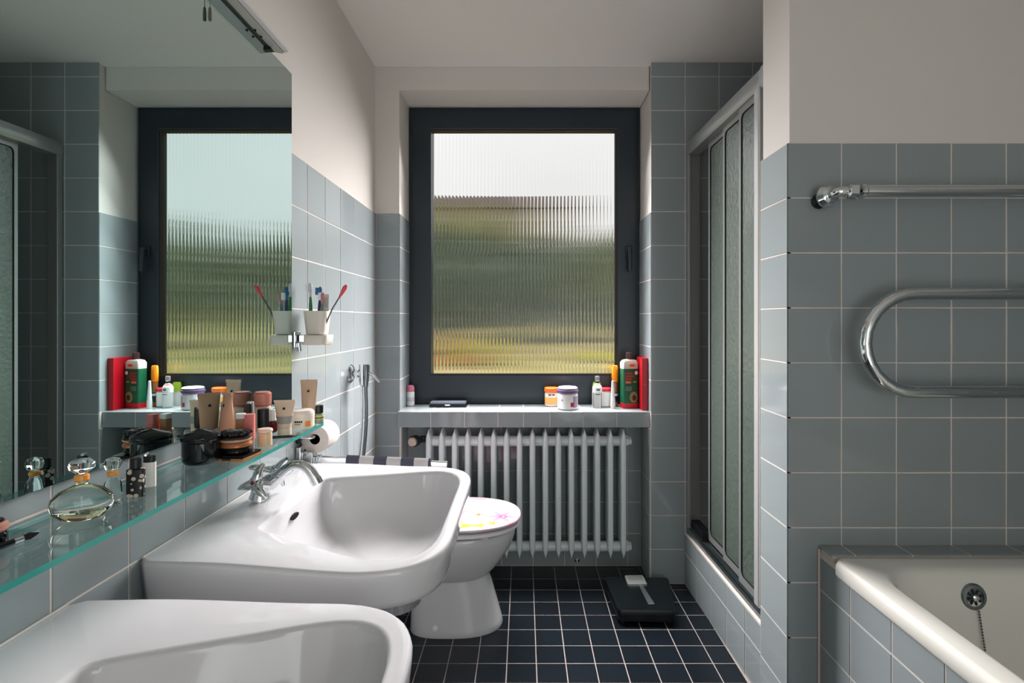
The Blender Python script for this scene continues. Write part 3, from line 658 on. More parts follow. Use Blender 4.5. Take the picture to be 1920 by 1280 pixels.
t = thing('concealer_stick', 'brown concealer stick with white cap behind the pink lip gloss', 'concealer', (-0.592, 1.128, ZG), 0.2, 'toiletries on the glass shelf')
M().loft([[(x, y, z) for x, y in rrect(0.017, 0.017, 0.004, 3)] for z in (0, 0.068)]).build('body', plastic('brown_stick', (176, 124, 92), 0.35), t, 30)
M().loft([[(x, y, z) for x, y in rrect(0.0172, 0.0172, 0.004, 3)] for z in (0.0682, 0.078)]).build('cap', WHITEPL, t, 30)
jar('cream_pot', 'small beige cream pot with flat lid at the shelf front', (-0.5625, 1.172, ZG), cyl(0.0145, 0, 0.030, 0.002), plastic('beige_pot', (216, 186, 150), 0.3), [('lid', cyl(0.0158, 0.0302, 0.038, 0.002), plastic('pale_lid', (222, 204, 188), 0.3))])
t = jar('cream_jar', 'wide cream white jar with dark lettering before the tall tube', (-0.5655, 1.372, ZG), [(0.0005, 0), (0.026, 0), (0.0305, 0.004), (0.0312, 0.028)], plastic('ivory_jar', (226, 214, 200), 0.3), [('lid', [(0.0312, 0.0282), (0.0315, 0.030), (0.0312, 0.040), (0.027, 0.046), (0.0005, 0.047)], plastic('ivory_lid', (224, 214, 204), 0.3))])
def print_patch(parent, r, a0, a1, z0, z1, m_, name='print', n=8):
    q = M(); rr = r + 0.0004
    q.loft([[(rr * math.cos(a), rr * math.sin(a), z) for a in [math.radians(a0 + (a1 - a0) * k / n) for k in range(n + 1)]] for z in (z0, z1)], False, False, False)
    return q.build(name, m_, parent, 60)
INK = plastic('dark_ink', (36, 38, 42), 0.5); ORANGEP = plastic('orange_print', (232, 142, 44), 0.4)
for k in range(4): print_patch(t, 0.0312, -98 + k * 9, -91 + k * 9, 0.0175, 0.0225, INK)
print_patch(t, 0.0312, -98, -72, 0.0130, 0.0145, INK); print_patch(t, 0.0312, -52, -26, 0.008, 0.021, ORANGEP)
t = jar('serum_bottle', 'small banded green bottle with black cap at the shelf end', (-0.5475, 1.440, ZG), cyl(0.0125, 0, 0.026, 0.003), plastic('grey_green_glass', (138, 148, 122), 0.2),
        [('green_band', cyl(0.0128, 0.0085, 0.0125), plastic('lime_band', (196, 204, 90), 0.35)), ('dark_band', cyl(0.0129, 0.0126, 0.0165), BLACKMT), ('label_band', cyl(0.0128, 0.0166, 0.0215), MATS['lime_band']), ('cap', cyl(0.0115, 0.0262, 0.047), BLACKMT)], 'bottle')
t = jar('nail_polish', 'dark red nail polish standing behind the short beige tube', (-0.612, 1.315, ZG), cyl(0.0105, 0, 0.028, 0.003), plastic('dark_red_polish', (92, 14, 24), 0.1), [('cap', cyl(0.0065, 0.0282, 0.056), WHITEPL)], 'nail polish')
t = thing('eyeliner_pencil', 'black eyeliner pencil lying before the short beige tube', 'pencil', (-0.558, 1.247, ZG + 0.0035), math.radians(16), 'toiletries on the glass shelf')
M().lathe([(0.0034, -0.028), (0.0034, 0.020)], (0, 0, 0), (1, 0, 0), 8).build('barrel', BLACKMT, t); M().lathe([(0.0034, 0.020), (0.0006, 0.031)], (0, 0, 0), (1, 0, 0), 8).build('tip', plastic('grey_tip', (70, 62, 60), 0.5), t)
t = thing('makeup_brush', 'black handled makeup brush with pink tip at the left edge', 'brush', (-0.624, 0.628, ZG + 0.004), math.radians(78), 'toiletries on the glass shelf')
M().lathe([(0.0005, -0.050), (0.004, -0.045), (0.0045, 0.010), (0.0035, 0.026)], (0, 0, 0), (1, 0, 0), 14).build('handle', BLACKPL, t)
M().lathe([(0.0037, 0.026), (0.0037, 0.036)], (0, 0, 0), (1, 0, 0), 14).build('ferrule', CHROME, t)
M().lathe([(0.003, 0.036), (0.0044, 0.044), (0.001, 0.054)], (0, 0, 0), (1, 0, 0), 14).build('bristles', plastic('dark_bristle', (30, 26, 26), 0.9), t)
t = jar('lip_balm', 'black lip balm pot with pink lid cut off by the left edge', (-0.642, 0.652, ZG), cyl(0.014, 0, 0.016, 0.002), BLACKPL, [('lid', cyl(0.0145, 0.0162, 0.028, 0.003), plastic('salmon_lid', (214, 150, 132), 0.3)), ('top', cyl(0.011, 0.0282, 0.031), BLACKPL)])

# ------------------------------------------------------------------ things on the window sill
G2 = 'toiletries on the window sill'
t = jar('deodorant', 'small white deodorant with pink cap at the left end of the sill', (-0.548, 2.610, ZS), cyl(0.019, 0, 0.072, 0.004), WHITEPL, [('cap', [(0.0188, 0.0722), (0.0192, 0.088), (0.015, 0.099), (0.0005, 0.102)], plastic('pink_cap', (196, 110, 130), 0.35)), ('label_print', cyl(0.0193, 0.022, 0.046), plastic('lilac_print', (186, 188, 198), 0.4))], 'deodorant', G2)
t = thing('slim_case', 'flat dark grey case lying on the left of the sill', 'case', (-0.362, 2.595, ZS), math.radians(-1), G2)
M().box(-0.088, 0.088, -0.030, 0.030, 0, 0.012).build('base', BLACKMT, t, 0, 0.004, 3); M().box(-0.086, 0.086, -0.029, 0.029, 0.0125, 0.026).build('lid', plastic('case_grey', (88, 94, 104), 0.3), t, 0, 0.006, 3)
M().box(-0.012, 0.012, -0.0312, -0.029, 0.008, 0.014).build('clasp', CHROME, t, 0)
t = jar('lotion_jar', 'small jar with orange lid on the window sill', (0.133, 2.610, ZS), cyl(0.031, 0, 0.068, 0.004), plastic('pale_jar', (226, 216, 206), 0.35), [('lid', cyl(0.0335, 0.0682, 0.091, 0.004), plastic('orange_lid', (232, 108, 34), 0.35)), ('label_band', cyl(0.0313, 0.010, 0.046), plastic('apricot_print', (238, 172, 100), 0.4))], 'jar', G2)
for k in range(2): print_patch(t, 0.0312, -118 + 34 * k, -94 + 34 * k, 0.054, 0.060, INK)
t = jar('hair_mask_jar', 'large white jar with purple lid on the window sill', (0.205, 2.520, ZS), cyl(0.0475, 0, 0.076, 0.006), plastic('white_jar', (228, 222, 224), 0.3), [('lid', cyl(0.0500, 0.0765, 0.094, 0.004), plastic('purple_lid', (86, 66, 104), 0.35)), ('lid_top', cyl(0.0470, 0.0945, 0.104, 0.005), plastic('lilac_lid', (206, 196, 206), 0.3))], 'jar', G2)
print_patch(t, 0.0475, -62, -22, 0.012, 0.064, plastic('mauve_print', (150, 132, 160), 0.4)); print_patch(t, 0.0477, -78, -56, 0.016, 0.036, plastic('red_print', (176, 40, 52), 0.4)); print_patch(t, 0.0477, -132, -122, 0.042, 0.050, LGREY)
t = thing('roll_on_deodorant', 'white roll-on with lime green cap behind the clear spray bottle', 'deodorant', (0.357, 2.640, ZS), 0, G2)
M().loft([ell(0.046, 0.030, z, 0, 0, 20, 0.85) for z in (0, 0.004, 0.066)]).build('body', WHITEPL, t, 50); M().loft([ell(a, b, z, 0, 0, 20, 0.85) for z, a, b in ((0.0665, .044, .029), (0.10, .042, .028), (0.112, .034, .020))]).build('cap', plastic('lime_cap', (166, 196, 60), 0.35), t, 50)
t = jar('spray_bottle', 'clear slim spray bottle with transparent cap on the sill', (0.349, 2.560, ZS), [(0.0005, 0), (0.020, 0), (0.0225, 0.004), (0.0225, 0.098), (0.016, 0.110), (0.010, 0.116)], mat('clear_plastic_soft', (238, 240, 240), 0.06, trans=0.85, ior=1.3),
        [('collar', cyl(0.0095, 0.1165, 0.126), BLACKMT), ('cap', cyl(0.0105, 0.1262, 0.150, 0.002), MATS['clear_plastic_soft']), ('label_band', cyl(0.0228, 0.072, 0.098), WHITEPL)], 'bottle', G2)
print_patch(t, 0.0229, -105, -65, 0.084, 0.090, INK); print_patch(t, 0.0226, -115, -62, 0.063, 0.0668, INK)
jar('ointment_jar', 'white jar with red lid beside the clear spray bottle', (0.394, 2.590, ZS), cyl(0.0270, 0, 0.076, 0.006), WHITEPL, [('lid', cyl(0.0272, 0.0762, 0.091, 0.003), plastic('red_lid', (200, 36, 52), 0.3))], 'jar', G2)
t = thing('cream_tube', 'narrow white tapering tube standing on the sill', 'tube', (0.4190, 2.535, ZS), 0, G2)
M().lathe([(0.0005, 0), (0.0112, 0), (0.0115, 0.012), (0.011, 0.040)], (0, 0, 0)).build('cap', WHITEPL, t); M().loft([ell(0.0205 - z * 0.10, 0.0205 - z * 0.145, 0.0402 + z, 0, 0, 18, 1) for z in (0, 0.03, 0.06, 0.09)]).build('tube_body', plastic('tube_white', (230, 230, 232), 0.35), t, 60)
t = jar('spray_can', 'amber spray bottle with bright orange cap beside the green carton', (0.4400, 2.602, ZS), cyl(0.0140, 0, 0.118, 0.004), plastic('amber_body', (140, 96, 52), 0.2), [('cap', [(0.0132, 0.1182), (0.0150, 0.122), (0.0155, 0.150), (0.0140, 0.190), (0.012, 0.196), (0.0005, 0.197)], plastic('orange_cap', (250, 146, 20), 0.3)), ('label_band', cyl(0.0143, 0.020, 0.070), BLACKMT), ('label_print', cyl(0.0144, 0.050, 0.064), WHITEPL)], 'bottle', G2)
# green canister and red carton
GREEN = plastic('deep_green', (14, 84, 56), 0.35); REDC = plastic('red_carton', (172, 14, 30), 0.4); CREAMC = plastic('cream_shoulder', (206, 194, 180), 0.4)
t = thing('green_canister', 'tall green canister with cream shoulder and brown cap on the sill', 'canister', (0.500, 2.560, ZS), math.radians(10), G2)
wq, dq = 0.074, 0.050
R4 = lambda s, z: [(x * s, y * s, z) for x, y in rrect(wq, dq, 0.006, 4)]
M().loft([R4(1, 0), R4(1, 0.186)]).build('body', GREEN, t, 40)
M().loft([R4(1.0, 0.1862), R4(1.0, 0.214), R4(0.80, 0.226), R4(0.42, 0.230)]).build('shoulder', CREAMC, t, 40)
M().lathe(cyl(0.0150, 0.2302, 0.262, 0.003), (0, 0, 0)).build('cap', plastic('brown_cap_dark', (70, 40, 44), 0.3), t)
M().loft([R4(1.012, 0.001), R4(1.012, 0.024)]).build('foot_band', plastic('foot_red', (190, 24, 40), 0.4), t, 40)
yf = -dq / 2 - 0.0006
def fpatch(x0, x1, z0, z1, m_, nm='print'): return M().box(x0, x1, yf - 0.0004, yf + 0.0004, z0, z1).build(nm, m_, t, 0)
RP = plastic('red_ink', (150, 60, 48), 0.45)
for k, (a, b) in enumerate(((-0.028, 0.008), (-0.028, 0.014), (-0.028, 0.004))): fpatch(a, b, 0.160 - 0.013 * k, 0.169 - 0.013 * k, RP)
fpatch(-0.027, 0.000, 0.118, 0.128, plastic('salmon_ink', (216, 110, 90), 0.45)); fpatch(0.012, 0.026, 0.122, 0.127, plastic('yellow_ink', (180, 170, 60), 0.45)); fpatch(-0.027, 0.004, 0.082, 0.104, plastic('green_ink', (70, 116, 96), 0.45))
M().loft([[(0.012 + 0.013 * math.cos(a) * 1.5, yf - z, 0.053 + 0.026 * math.sin(a)) for a in [2 * PI * k / 24 for k in range(24)]] for z in (0.0002, 0.0006)]).build('wreath_print', plastic('olive_ink', (128, 122, 74), 0.5), t, 0)
M().loft([[(0.016 + 0.010 * math.cos(a), yf - z, 0.050 + 0.014 * math.sin(a)) for a in [2 * PI * k / 20 for k in range(20)]] for z in (0.0007, 0.0010)]).build('flower_print', plastic('dark_wine', (64, 22, 30), 0.5), t, 0)
M().loft([[(0.026 + 0.008 * math.cos(a), yf - z, 0.167 + 0.009 * math.sin(a)) for a in [2 * PI * k / 16 for k in range(16)]] for z in (0.0002, 0.0008)]).build('seal_print', WHITEPL, t, 0)
M().loft([[(0.006 + 0.014 * math.cos(a), yf - z, 0.202 + 0.006 * math.sin(a)) for a in [2 * PI * k / 20 for k in range(20)]] for z in (0.0, 0.0006)]).build('logo_print', plastic('orange_logo', (214, 88, 60), 0.45), t, 0)
t = thing('red_carton', 'tall narrow red carton in the right corner of the sill', 'box', (0.5568, 2.535, ZS), 0, G2)
M().box(-0.0138, 0.0138, -0.060, 0.060, 0, 0.240).build('box_body', REDC, t, 0, 0.0015)
M().lathe([(0.004, 0), (0.004, 0.0006), (0.0005, 0.0006)], (0.0, -0.0600, 0.118), (0, -1, 0), 10).build('clasp_dot', plastic('brass_dot', (120, 96, 50), 0.3, metal=0.6), t)

# ------------------------------------------------------------------ cup holder with toothbrushes
ch = thing('cup_holder', 'chrome wall bracket with cream tray beside the mirror', 'cup holder', (XL, 1.63, 1.10))
M().box(0.0005, 0.008, -0.055, -0.012, 0.004, 0.054).box(0.008, 0.030, -0.046, -0.022, 0.020, 0.044).build('bracket', CHROME, ch, 0, 0.003)
M().loft([[(0.052 + x, y, z) for x, y in rrect(a, a, 0.018, 5)] for z, a in ((0.012, 0.068), (0.014, 0.074), (0.040, 0.080), (0.042, 0.078))]).build('tray', CREAMPL, ch, 50)
M().tube([(0.010, -0.034, 0.018), (0.012, -0.034, -0.006)], 0.006).build('bracket_foot', CHROME, ch)
cup = thing('toothbrush_cup', 'cream square toothbrush cup standing in its wall tray', 'cup', (-0.624, 1.630, 1.1425))
R_ = lambda a, z, r: [(x, y, z) for x, y in rrect(a, a, r, 5)]
M().loft([R_(0.050, 0.0, .014), R_(0.056, 0.002, .016), R_(0.062, 0.035, .018), R_(0.070, 0.071, .020), R_(0.0665, 0.071, .018), R_(0.058, 0.035, .016), R_(0.050, 0.004, .012)]).build('cup_wall', CREAMPL, cup, 50)
def brush(label, dx, dy, tilt, L_, mh, mb, mhead, head=True, name='toothbrush', cat='toothbrush'):
    t = thing(name, label, cat, (-0.624 + dx, 1.630 + dy, 1.148), 0, 'brushes in the cup')
    tx, ty = tilt; dirv = Vector((tx, ty, 1)).normalized()
    P_ = lambda k: dirv * (L_ * k)
    M().tube([P_(0.0), P_(0.3), P_(0.55), P_(0.72)], [0.0045, 0.0058, 0.0050, 0.0032], 10).build('handle', mh, t, 60)
    if head:
        M().tube([P_(0.72), P_(0.80), P_(0.84), P_(0.96), P_(1.0)], [0.0032, 0.003, 0.0055, 0.0060, 0.002], 10).build('head', mhead, t, 60)
        c = P_(0.90); M().box(c.x - 0.013, c.x - 0.004, c.y - 0.005, c.y + 0.005, c.z - 0.011, c.z + 0.011).build('bristles', mb, t, 0, 0.001)
    return t
BW = plastic('bristle_white', (226, 228, 230), 0.7); BB = plastic('bristle_blue', (40, 90, 140), 0.7)
brush('tall green and white toothbrush at the left of the cup', -0.014, -0.012, (-0.02, 0.0), 0.150, plastic('brush_green', (30, 110, 60), 0.35), BW, plastic('brush_pale', (190, 196, 196), 0.35))
brush('toothbrush with dark blue handle in the cup middle', 0.002, 0.006, (0.02, 0.03), 0.140, plastic('brush_navy', (24, 44, 78), 0.35), BB, plastic('brush_blue', (40, 88, 130), 0.35))
brush('toothbrush with grey green handle leaning right in the cup', 0.010, -0.006, (0.07, 0.02), 0.122, plastic('brush_sage', (96, 118, 120), 0.35), BW, plastic('brush_rose', (186, 120, 120), 0.35))
t = thing('comb_case', 'translucent white plastic case sticking out of the cup', 'case', (-0.604, 1.640, 1.150), 0.3, 'brushes in the cup')
M().loft([[(x + z * 0.03, y, z) for x, y in rrect(0.018, 0.010, 0.003, 3)] for z in (0, 0.115)]).build('sleeve', plastic('milky_plastic', (196, 192, 188), 0.3, trans=0.3), t, 40)
for k in range(3): M().box(-0.006 + 0.005 * k, -0.003 + 0.005 * k, -0.0062, -0.0052, 0.075, 0.105).build('rib', LGREY, t, 0)
t = thing('interdental_brush', 'thin grey stick with pink tip leaning out of the cup', 'brush', (-0.606, 1.622, 1.150), 0, 'brushes in the cup')
M().tube([(0, 0, 0), (0.030, 0, 0.070), (0.052, 0, 0.106)], 0.0022, 8).build('stem', plastic('stem_grey', (84, 82, 86), 0.4), t)
M().tube([(0.052, 0, 0.106), (0.060, 0, 0.119), (0.068, 0, 0.134), (0.073, 0, 0.142)], [0.003, 0.0052, 0.0068, 0.003], 10).build('tip', plastic('pink_tip', (222, 84, 92), 0.35), t, 60)

# ------------------------------------------------------------------ toilet paper, towel bar, hand spray
rh = thing('paper_holder', 'chrome toilet paper holder below the end of the glass shelf', 'paper holder', (XL, 1.612, 0.834))
M().lathe([(0.018, 0), (0.018, 0.005), (0.012, 0.008)], (0.0005, 0, 0), (1, 0, 0), 18).build('rosette', BLACKMT, rh)
M().tube([(0.004, 0, 0), (0.036, 0, 0), (0.043, 0.006, 0), (0.044, 0.020, 0), (0.044, 0.122, 0)], 0.005).build('arm', CHROME, rh, 60)
M().lathe([(0.007, 0.0), (0.008, 0.005), (0.004, 0.009)], (0.044, 0.122, 0), (0, 1, 0), 12).build('arm_knob', CHROME, rh)
pr_ = thing('toilet_roll', 'white toilet paper roll hanging below the shelf end', 'toilet paper', (XL + 0.0445, 1.630, 0.826))
M().lathe([(0.0155, 0.0), (0.0415, 0.0), (0.0425, 0.002), (0.0425, 0.094), (0.0415, 0.096), (0.0155, 0.096), (0.015, 0.094), (0.015, 0.002), (0.0155, 0.0)], (0, 0, 0), (0, 1, 0), 36).build('paper', plastic('paper_white', (216, 205, 198), 0.9), pr_)
M().lathe([(0.0140, 0.0), (0.0149, 0.0), (0.0149, 0.096), (0.0140, 0.096), (0.0140, 0.0)], (0, 0, 0), (0, 1, 0), 30).build('card_core', plastic('cardboard', (140, 118, 100), 0.9), pr_)

tb = thing('towel_bar', 'square chrome swivel towel bar on the wall beyond the middle washbasin', 'towel bar', (XL, 1.636, 0.768))
M().box(0.0005, 0.014, -0.042, 0.012, -0.020, 0.042).box(0.014, 0.046, -0.030, 0.012, -0.018, 0.026).build('wall_block', CHROME, tb, 0, 0.002)
M().box(0.046, 0.445, -0.008, 0.008, -0.008, 0.008).build('bar', CHROME, tb, 0, 0.002); M().tube([(0.052, 0, 0), (0.060, 0, 0)], 0.013).build('swivel_ring', CHROME, tb)
tb.rotation_euler = (0, math.radians(2.4), 0)
STR = bpy.data.materials.new('striped_terry'); STR.use_nodes = True; nt_ = STR.node_tree; p_ = nt_.nodes['Principled BSDF']; p_.inputs['Roughness'].default_value = 0.95
tcx_ = nt_.nodes.new('ShaderNodeTexCoord'); sep = nt_.nodes.new('ShaderNodeSeparateXYZ'); m1 = nt_.nodes.new('ShaderNodeMath'); m1.operation = 'DIVIDE'; m1.inputs[1].default_value = 0.0825
m2 = nt_.nodes.new('ShaderNodeMath'); m2.operation = 'FRACT'; m3 = nt_.nodes.new('ShaderNodeMath'); m3.operation = 'LESS_THAN'; m3.inputs[1].default_value = 0.48
mxx = nt_.nodes.new('ShaderNodeMix'); mxx.data_type = 'RGBA'; mxx.inputs['A'].default_value = lin((208, 202, 204)) + (1,); mxx.inputs['B'].default_value = lin((82, 82, 98)) + (1,)
nzz = nt_.nodes.new('ShaderNodeTexNoise'); nzz.inputs['Scale'].default_value = 500; bmp = nt_.nodes.new('ShaderNodeBump'); bmp.inputs['Strength'].default_value = 0.6; bmp.inputs['Distance'].default_value = 0.003
lk = nt_.links.new; lk(tcx_.outputs['Object'], sep.inputs[0]); lk(sep.outputs['X'], m1.inputs[0]); lk(m1.outputs[0], m2.inputs[0]); lk(m2.outputs[0], m3.inputs[0]); lk(m3.outputs[0], mxx.inputs['Factor']); lk(mxx.outputs['Result'], p_.inputs['Base Color'])
lk(tcx_.outputs['Object'], nzz.inputs['Vector']); lk(nzz.outputs['Fac'], bmp.inputs['Height']); lk(bmp.outputs['Normal'], p_.inputs['Normal'])
tw = []
for i in range(27):
    x = 0.255 * i / 26; dz = -x * 0.042; wv = 0.003 * math.sin(i * 0.9)
    ring = [(x, -0.017 + wv, -0.30 + dz), (x, -0.016, -0.02 + dz), (x, -0.012, 0.007 + dz), (x, 0, 0.015 + dz), (x, 0.012, 0.007 + dz), (x, 0.016, -0.02 + dz), (x, 0.018 + wv, -0.27 + dz), (x, 0.013 + wv, -0.27 + dz), (x, 0.0115, -0.02 + dz), (x, 0.0, 0.0100 + dz), (x, -0.0115, -0.02 + dz), (x, -0.012 + wv, -0.30 + dz)]
    tw.append(ring)
o = M().loft(tw).build('hand_towel', STR, None, 50); o.location = (-0.536, 1.636, 0.7625); tag(o, 'grey and white striped hand towel hung over the towel bar', 'towel')

hs = thing('bidet_spray', 'chrome hand spray with hose on the wall above the toilet', 'hand spray', (XL, 2.10, 0.979))
M().lathe([(0.001, 0), (0.036, 0), (0.036, 0.003), (0.030, 0.010), (0.018, 0.014), (0.012, 0.016)], (0.0005, 0, 0), (1, 0, 0), 24).build('escutcheon', CHROME, hs)
M().tube([(0.012, 0, 0), (0.046, 0, 0)], 0.010).lathe([(0.016, 0), (0.016, 0.012)], (0.020, 0, 0), (1, 0, 0), 6).build('elbow', CHROME, hs)
M().tube([(0.046, 0, 0.034), (0.046, 0, 0.036), (0.046, 0, -0.045), (0.045, 0, -0.048)], [0.006, 0.0115, 0.0105, 0.006]).build('valve_body', CHROME, hs)
sh = M().tube([(0.064, -0.004, 0.036), (0.064, -0.004, 0.030), (0.063, -0.004, -0.020), (0.062, -0.004, -0.052)], [0.011, 0.014, 0.012, 0.009]).build('spray_grip', plastic('grip_dark', (120, 130, 132), 0.12, metal=0.9), hs)
M().tube([(0.070, -0.004, 0.004), (0.092, -0.006, -0.004), (0.116, -0.010, -0.032)], [0.005, 0.006, 0.0035]).build('lever', CHROME, sh)
hp = bez((0.062, -0.004, -0.050), (0.066, -0.004, -0.16), (0.066, -0.004, -0.20), (0.050, 0, -0.34), 12) + bez((0.050, 0, -0.34), (0.030, 0, -0.52), (0.026, 0, -0.60), (0.030, -0.01, -0.66), 8)[1:]
M().tube(hp, 0.0068, 10).build('hose', plastic('hose_dark', (112, 118, 122), 0.2, metal=0.8), hs, 60)
hp2 = bez((0.045, 0, -0.048), (0.048, 0, -0.15), (0.048, 0, -0.2), (0.032, 0, -0.34), 12) + bez((0.032, 0, -0.34), (0.014, 0, -0.5), (0.014, 0, -0.6), (0.030, -0.01, -0.66), 8)[1:]
M().tube(hp2, 0.0045, 10).build('supply_pipe', CHROME, hs, 60)

# ------------------------------------------------------------------ toilet
wc = thing('toilet', 'white floor standing toilet with flowered lid beside the radiator', 'toilet', (XL, 2.13, 0))
def egg(x0, x1, hw, z, n=48, back=0.55, ex=2.3):
    pts = []; cx = x0 + (x1 - x0) * 0.46
    for k in range(n):
        a = 2 * PI * k / n; c_, s_ = math.cos(a), math.sin(a)
        e = 2 / (ex if c_ > 0 else 3.2); rx = (x1 - cx) if c_ > 0 else (cx - x0)
        pts.append((cx + rx * math.copysign(abs(c_) ** e, c_), hw * math.copysign(abs(s_) ** e, s_), z))
    return pts
bw = [egg(0.235, 0.592, 0.122, 0.0), egg(0.235, 0.594, 0.124, 0.006), egg(0.236, 0.588, 0.119, 0.025), egg(0.238, 0.570, 0.108, 0.09), egg(0.238, 0.550, 0.101, 0.16), egg(0.232, 0.536, 0.098, 0.197), egg(0.222, 0.543, 0.108, 0.203),
      egg(0.180, 0.572, 0.124, 0.232), egg(0.140, 0.600, 0.143, 0.27), egg(0.120, 0.628, 0.161, 0.315), egg(0.110, 0.640, 0.170, 0.350), egg(0.110, 0.644, 0.173, 0.378), egg(0.115, 0.640, 0.169, 0.383),
      egg(0.20, 0.60, 0.125, 0.381), egg(0.24, 0.56, 0.09, 0.28), egg(0.30, 0.48, 0.05, 0.22)]
M().loft(bw).build('bowl', CERAM, wc, 60)
M().tube([(0.25, 0.0, 0.12), (0.12, 0, 0.15), (0.004, 0, 0.18)], 0.052, 20).build('waste_pipe', WHITEPL, wc)
seat = M().loft([egg(0.205, 0.655, 0.182, 0.3925), egg(0.200, 0.660, 0.187, 0.396), egg(0.200, 0.660, 0.187, 0.406), egg(0.206, 0.655, 0.182, 0.409), egg(0.29, 0.585, 0.115, 0.409), egg(0.295, 0.580, 0.110, 0.396)], cap0=False, cap1=False).build('seat', plastic('seat_white', (226, 222, 222), 0.15), wc, 50)
for s in (-1, 1):
    M().box(0.52, 0.545, s * 0.150 - 0.008, s * 0.150 + 0.008, 0.3832, 0.3935).build('bumper', WHITEPL, seat, 0, 0.002)
    M().lathe([(0.010, 0.0), (0.010, 0.05)], (0.196, s * 0.075 - 0.025, 0.404), (0, 1, 0), 14).build('hinge', CHROME, wc)
# flowered lid
LID = bpy.data.materials.new('flowered_lid'); LID.use_nodes = True; nl = LID.node_tree; pl_ = nl.nodes['Principled BSDF']; pl_.inputs['Roughness'].default_value = 0.12
tcl = nl.nodes.new('ShaderNodeTexCoord'); lk = nl.links.new
prev = None
def spot(x, y, rad, col, petals=0, soft=0.35, sx_=1.0, sy_=1.0, rot=0.0):
    global prev
    mp = nl.nodes.new('ShaderNodeMapping'); mp.vector_type = 'TEXTURE'; mp.inputs['Location'].default_value = (x, y, 0); mp.inputs['Rotation'].default_value = (0, 0, rot); mp.inputs['Scale'].default_value = (sx_, sy_, 1)
    lk(tcl.outputs['Object'], mp.inputs['Vector']); sp_ = nl.nodes.new('ShaderNodeSeparateXYZ'); lk(mp.outputs[0], sp_.inputs[0])
    cb = nl.nodes.new('ShaderNodeCombineXYZ'); lk(sp_.outputs['X'], cb.inputs['X']); lk(sp_.outputs['Y'], cb.inputs['Y'])
    ln = nl.nodes.new('ShaderNodeVectorMath'); ln.operation = 'LENGTH'; lk(cb.outputs[0], ln.inputs[0]); dist = ln.outputs['Value']
    if petals:
        at = nl.nodes.new('ShaderNodeMath'); at.operation = 'ARCTAN2'; lk(sp_.outputs['Y'], at.inputs[0]); lk(sp_.outputs['X'], at.inputs[1])
        ml = nl.nodes.new('ShaderNodeMath'); ml.operation = 'MULTIPLY'; ml.inputs[1].default_value = petals; lk(at.outputs[0], ml.inputs[0])
        cs = nl.nodes.new('ShaderNodeMath'); cs.operation = 'COSINE'; lk(ml.outputs[0], cs.inputs[0])
        ma = nl.nodes.new('ShaderNodeMath'); ma.operation = 'MULTIPLY_ADD'; ma.inputs[1].default_value = -0.38; ma.inputs[2].default_value = 1.0; lk(cs.outputs[0], ma.inputs[0])
        mu = nl.nodes.new('ShaderNodeMath'); mu.operation = 'MULTIPLY'; lk(ma.outputs[0], mu.inputs[0]); lk(dist, mu.inputs[1]); dist = mu.outputs[0]
    mr = nl.nodes.new('ShaderNodeMapRange'); mr.inputs['From Min'].default_value = rad * (1 - soft); mr.inputs['From Max'].default_value = rad; mr.inputs['To Min'].default_value = 1; mr.inputs['To Max'].default_value = 0; lk(dist, mr.inputs['Value'])
    mx = nl.nodes.new('ShaderNodeMix'); mx.data_type = 'RGBA'; lk(mr.outputs[0], mx.inputs['Factor']); mx.inputs['B'].default_value = lin(col) + (1,)
    if prev is None: mx.inputs['A'].default_value = lin((172, 167, 171)) + (1,)
    else: lk(prev, mx.inputs['A'])
    prev = mx.outputs['Result']
spot(0.47, 0.10, 0.095, (206, 140, 166), 5, 0.85); spot(0.590, -0.050, 0.105, (214, 96, 138), 6, 0.95); spot(0.597, -0.052, 0.019, (206, 60, 84), 0, 0.6); spot(0.597, -0.052, 0.007, (240, 190, 170), 0, 0.4)
spot(0.50, -0.030, 0.016, (206, 96, 40), 4, 0.3, 1.2, 0.5); spot(0.560, -0.118, 0.017, (226, 128, 50), 5, 0.4); spot(0.515, -0.140, 0.020, (220, 140, 60), 5, 0.4); spot(0.47, -0.145, 0.032, (150, 140, 50), 3, 0.3, 1.2, 0.5)
spot(0.53, 0.060, 0.030, (120, 112, 112), 0, 0.2, 1.0, 0.06, 0.5); spot(0.40, 0.0, 0.06, (226, 186, 200), 5, 0.8); spot(0.30, -0.08, 0.06, (230, 176, 194), 6, 0.8)
lk(prev, pl_.inputs['Base Color'])
M().loft([egg(0.212, 0.652, 0.180, 0.4150), egg(0.202, 0.664, 0.190, 0.419), egg(0.202, 0.664, 0.190, 0.425), egg(0.207, 0.660, 0.186, 0.4285), egg(0.26, 0.60, 0.14, 0.4305), egg(0.40, 0.46, 0.02, 0.431)]).build('lid', [LID], wc, 50)
M().lathe([(0.011, 0), (0.010, 0.004), (0.004, 0.007), (0.0005, 0.007)], (0.345, -0.1165, 0.035), (0, -1, 0.35), 14).build('screw_cap', WHITEPL, wc)

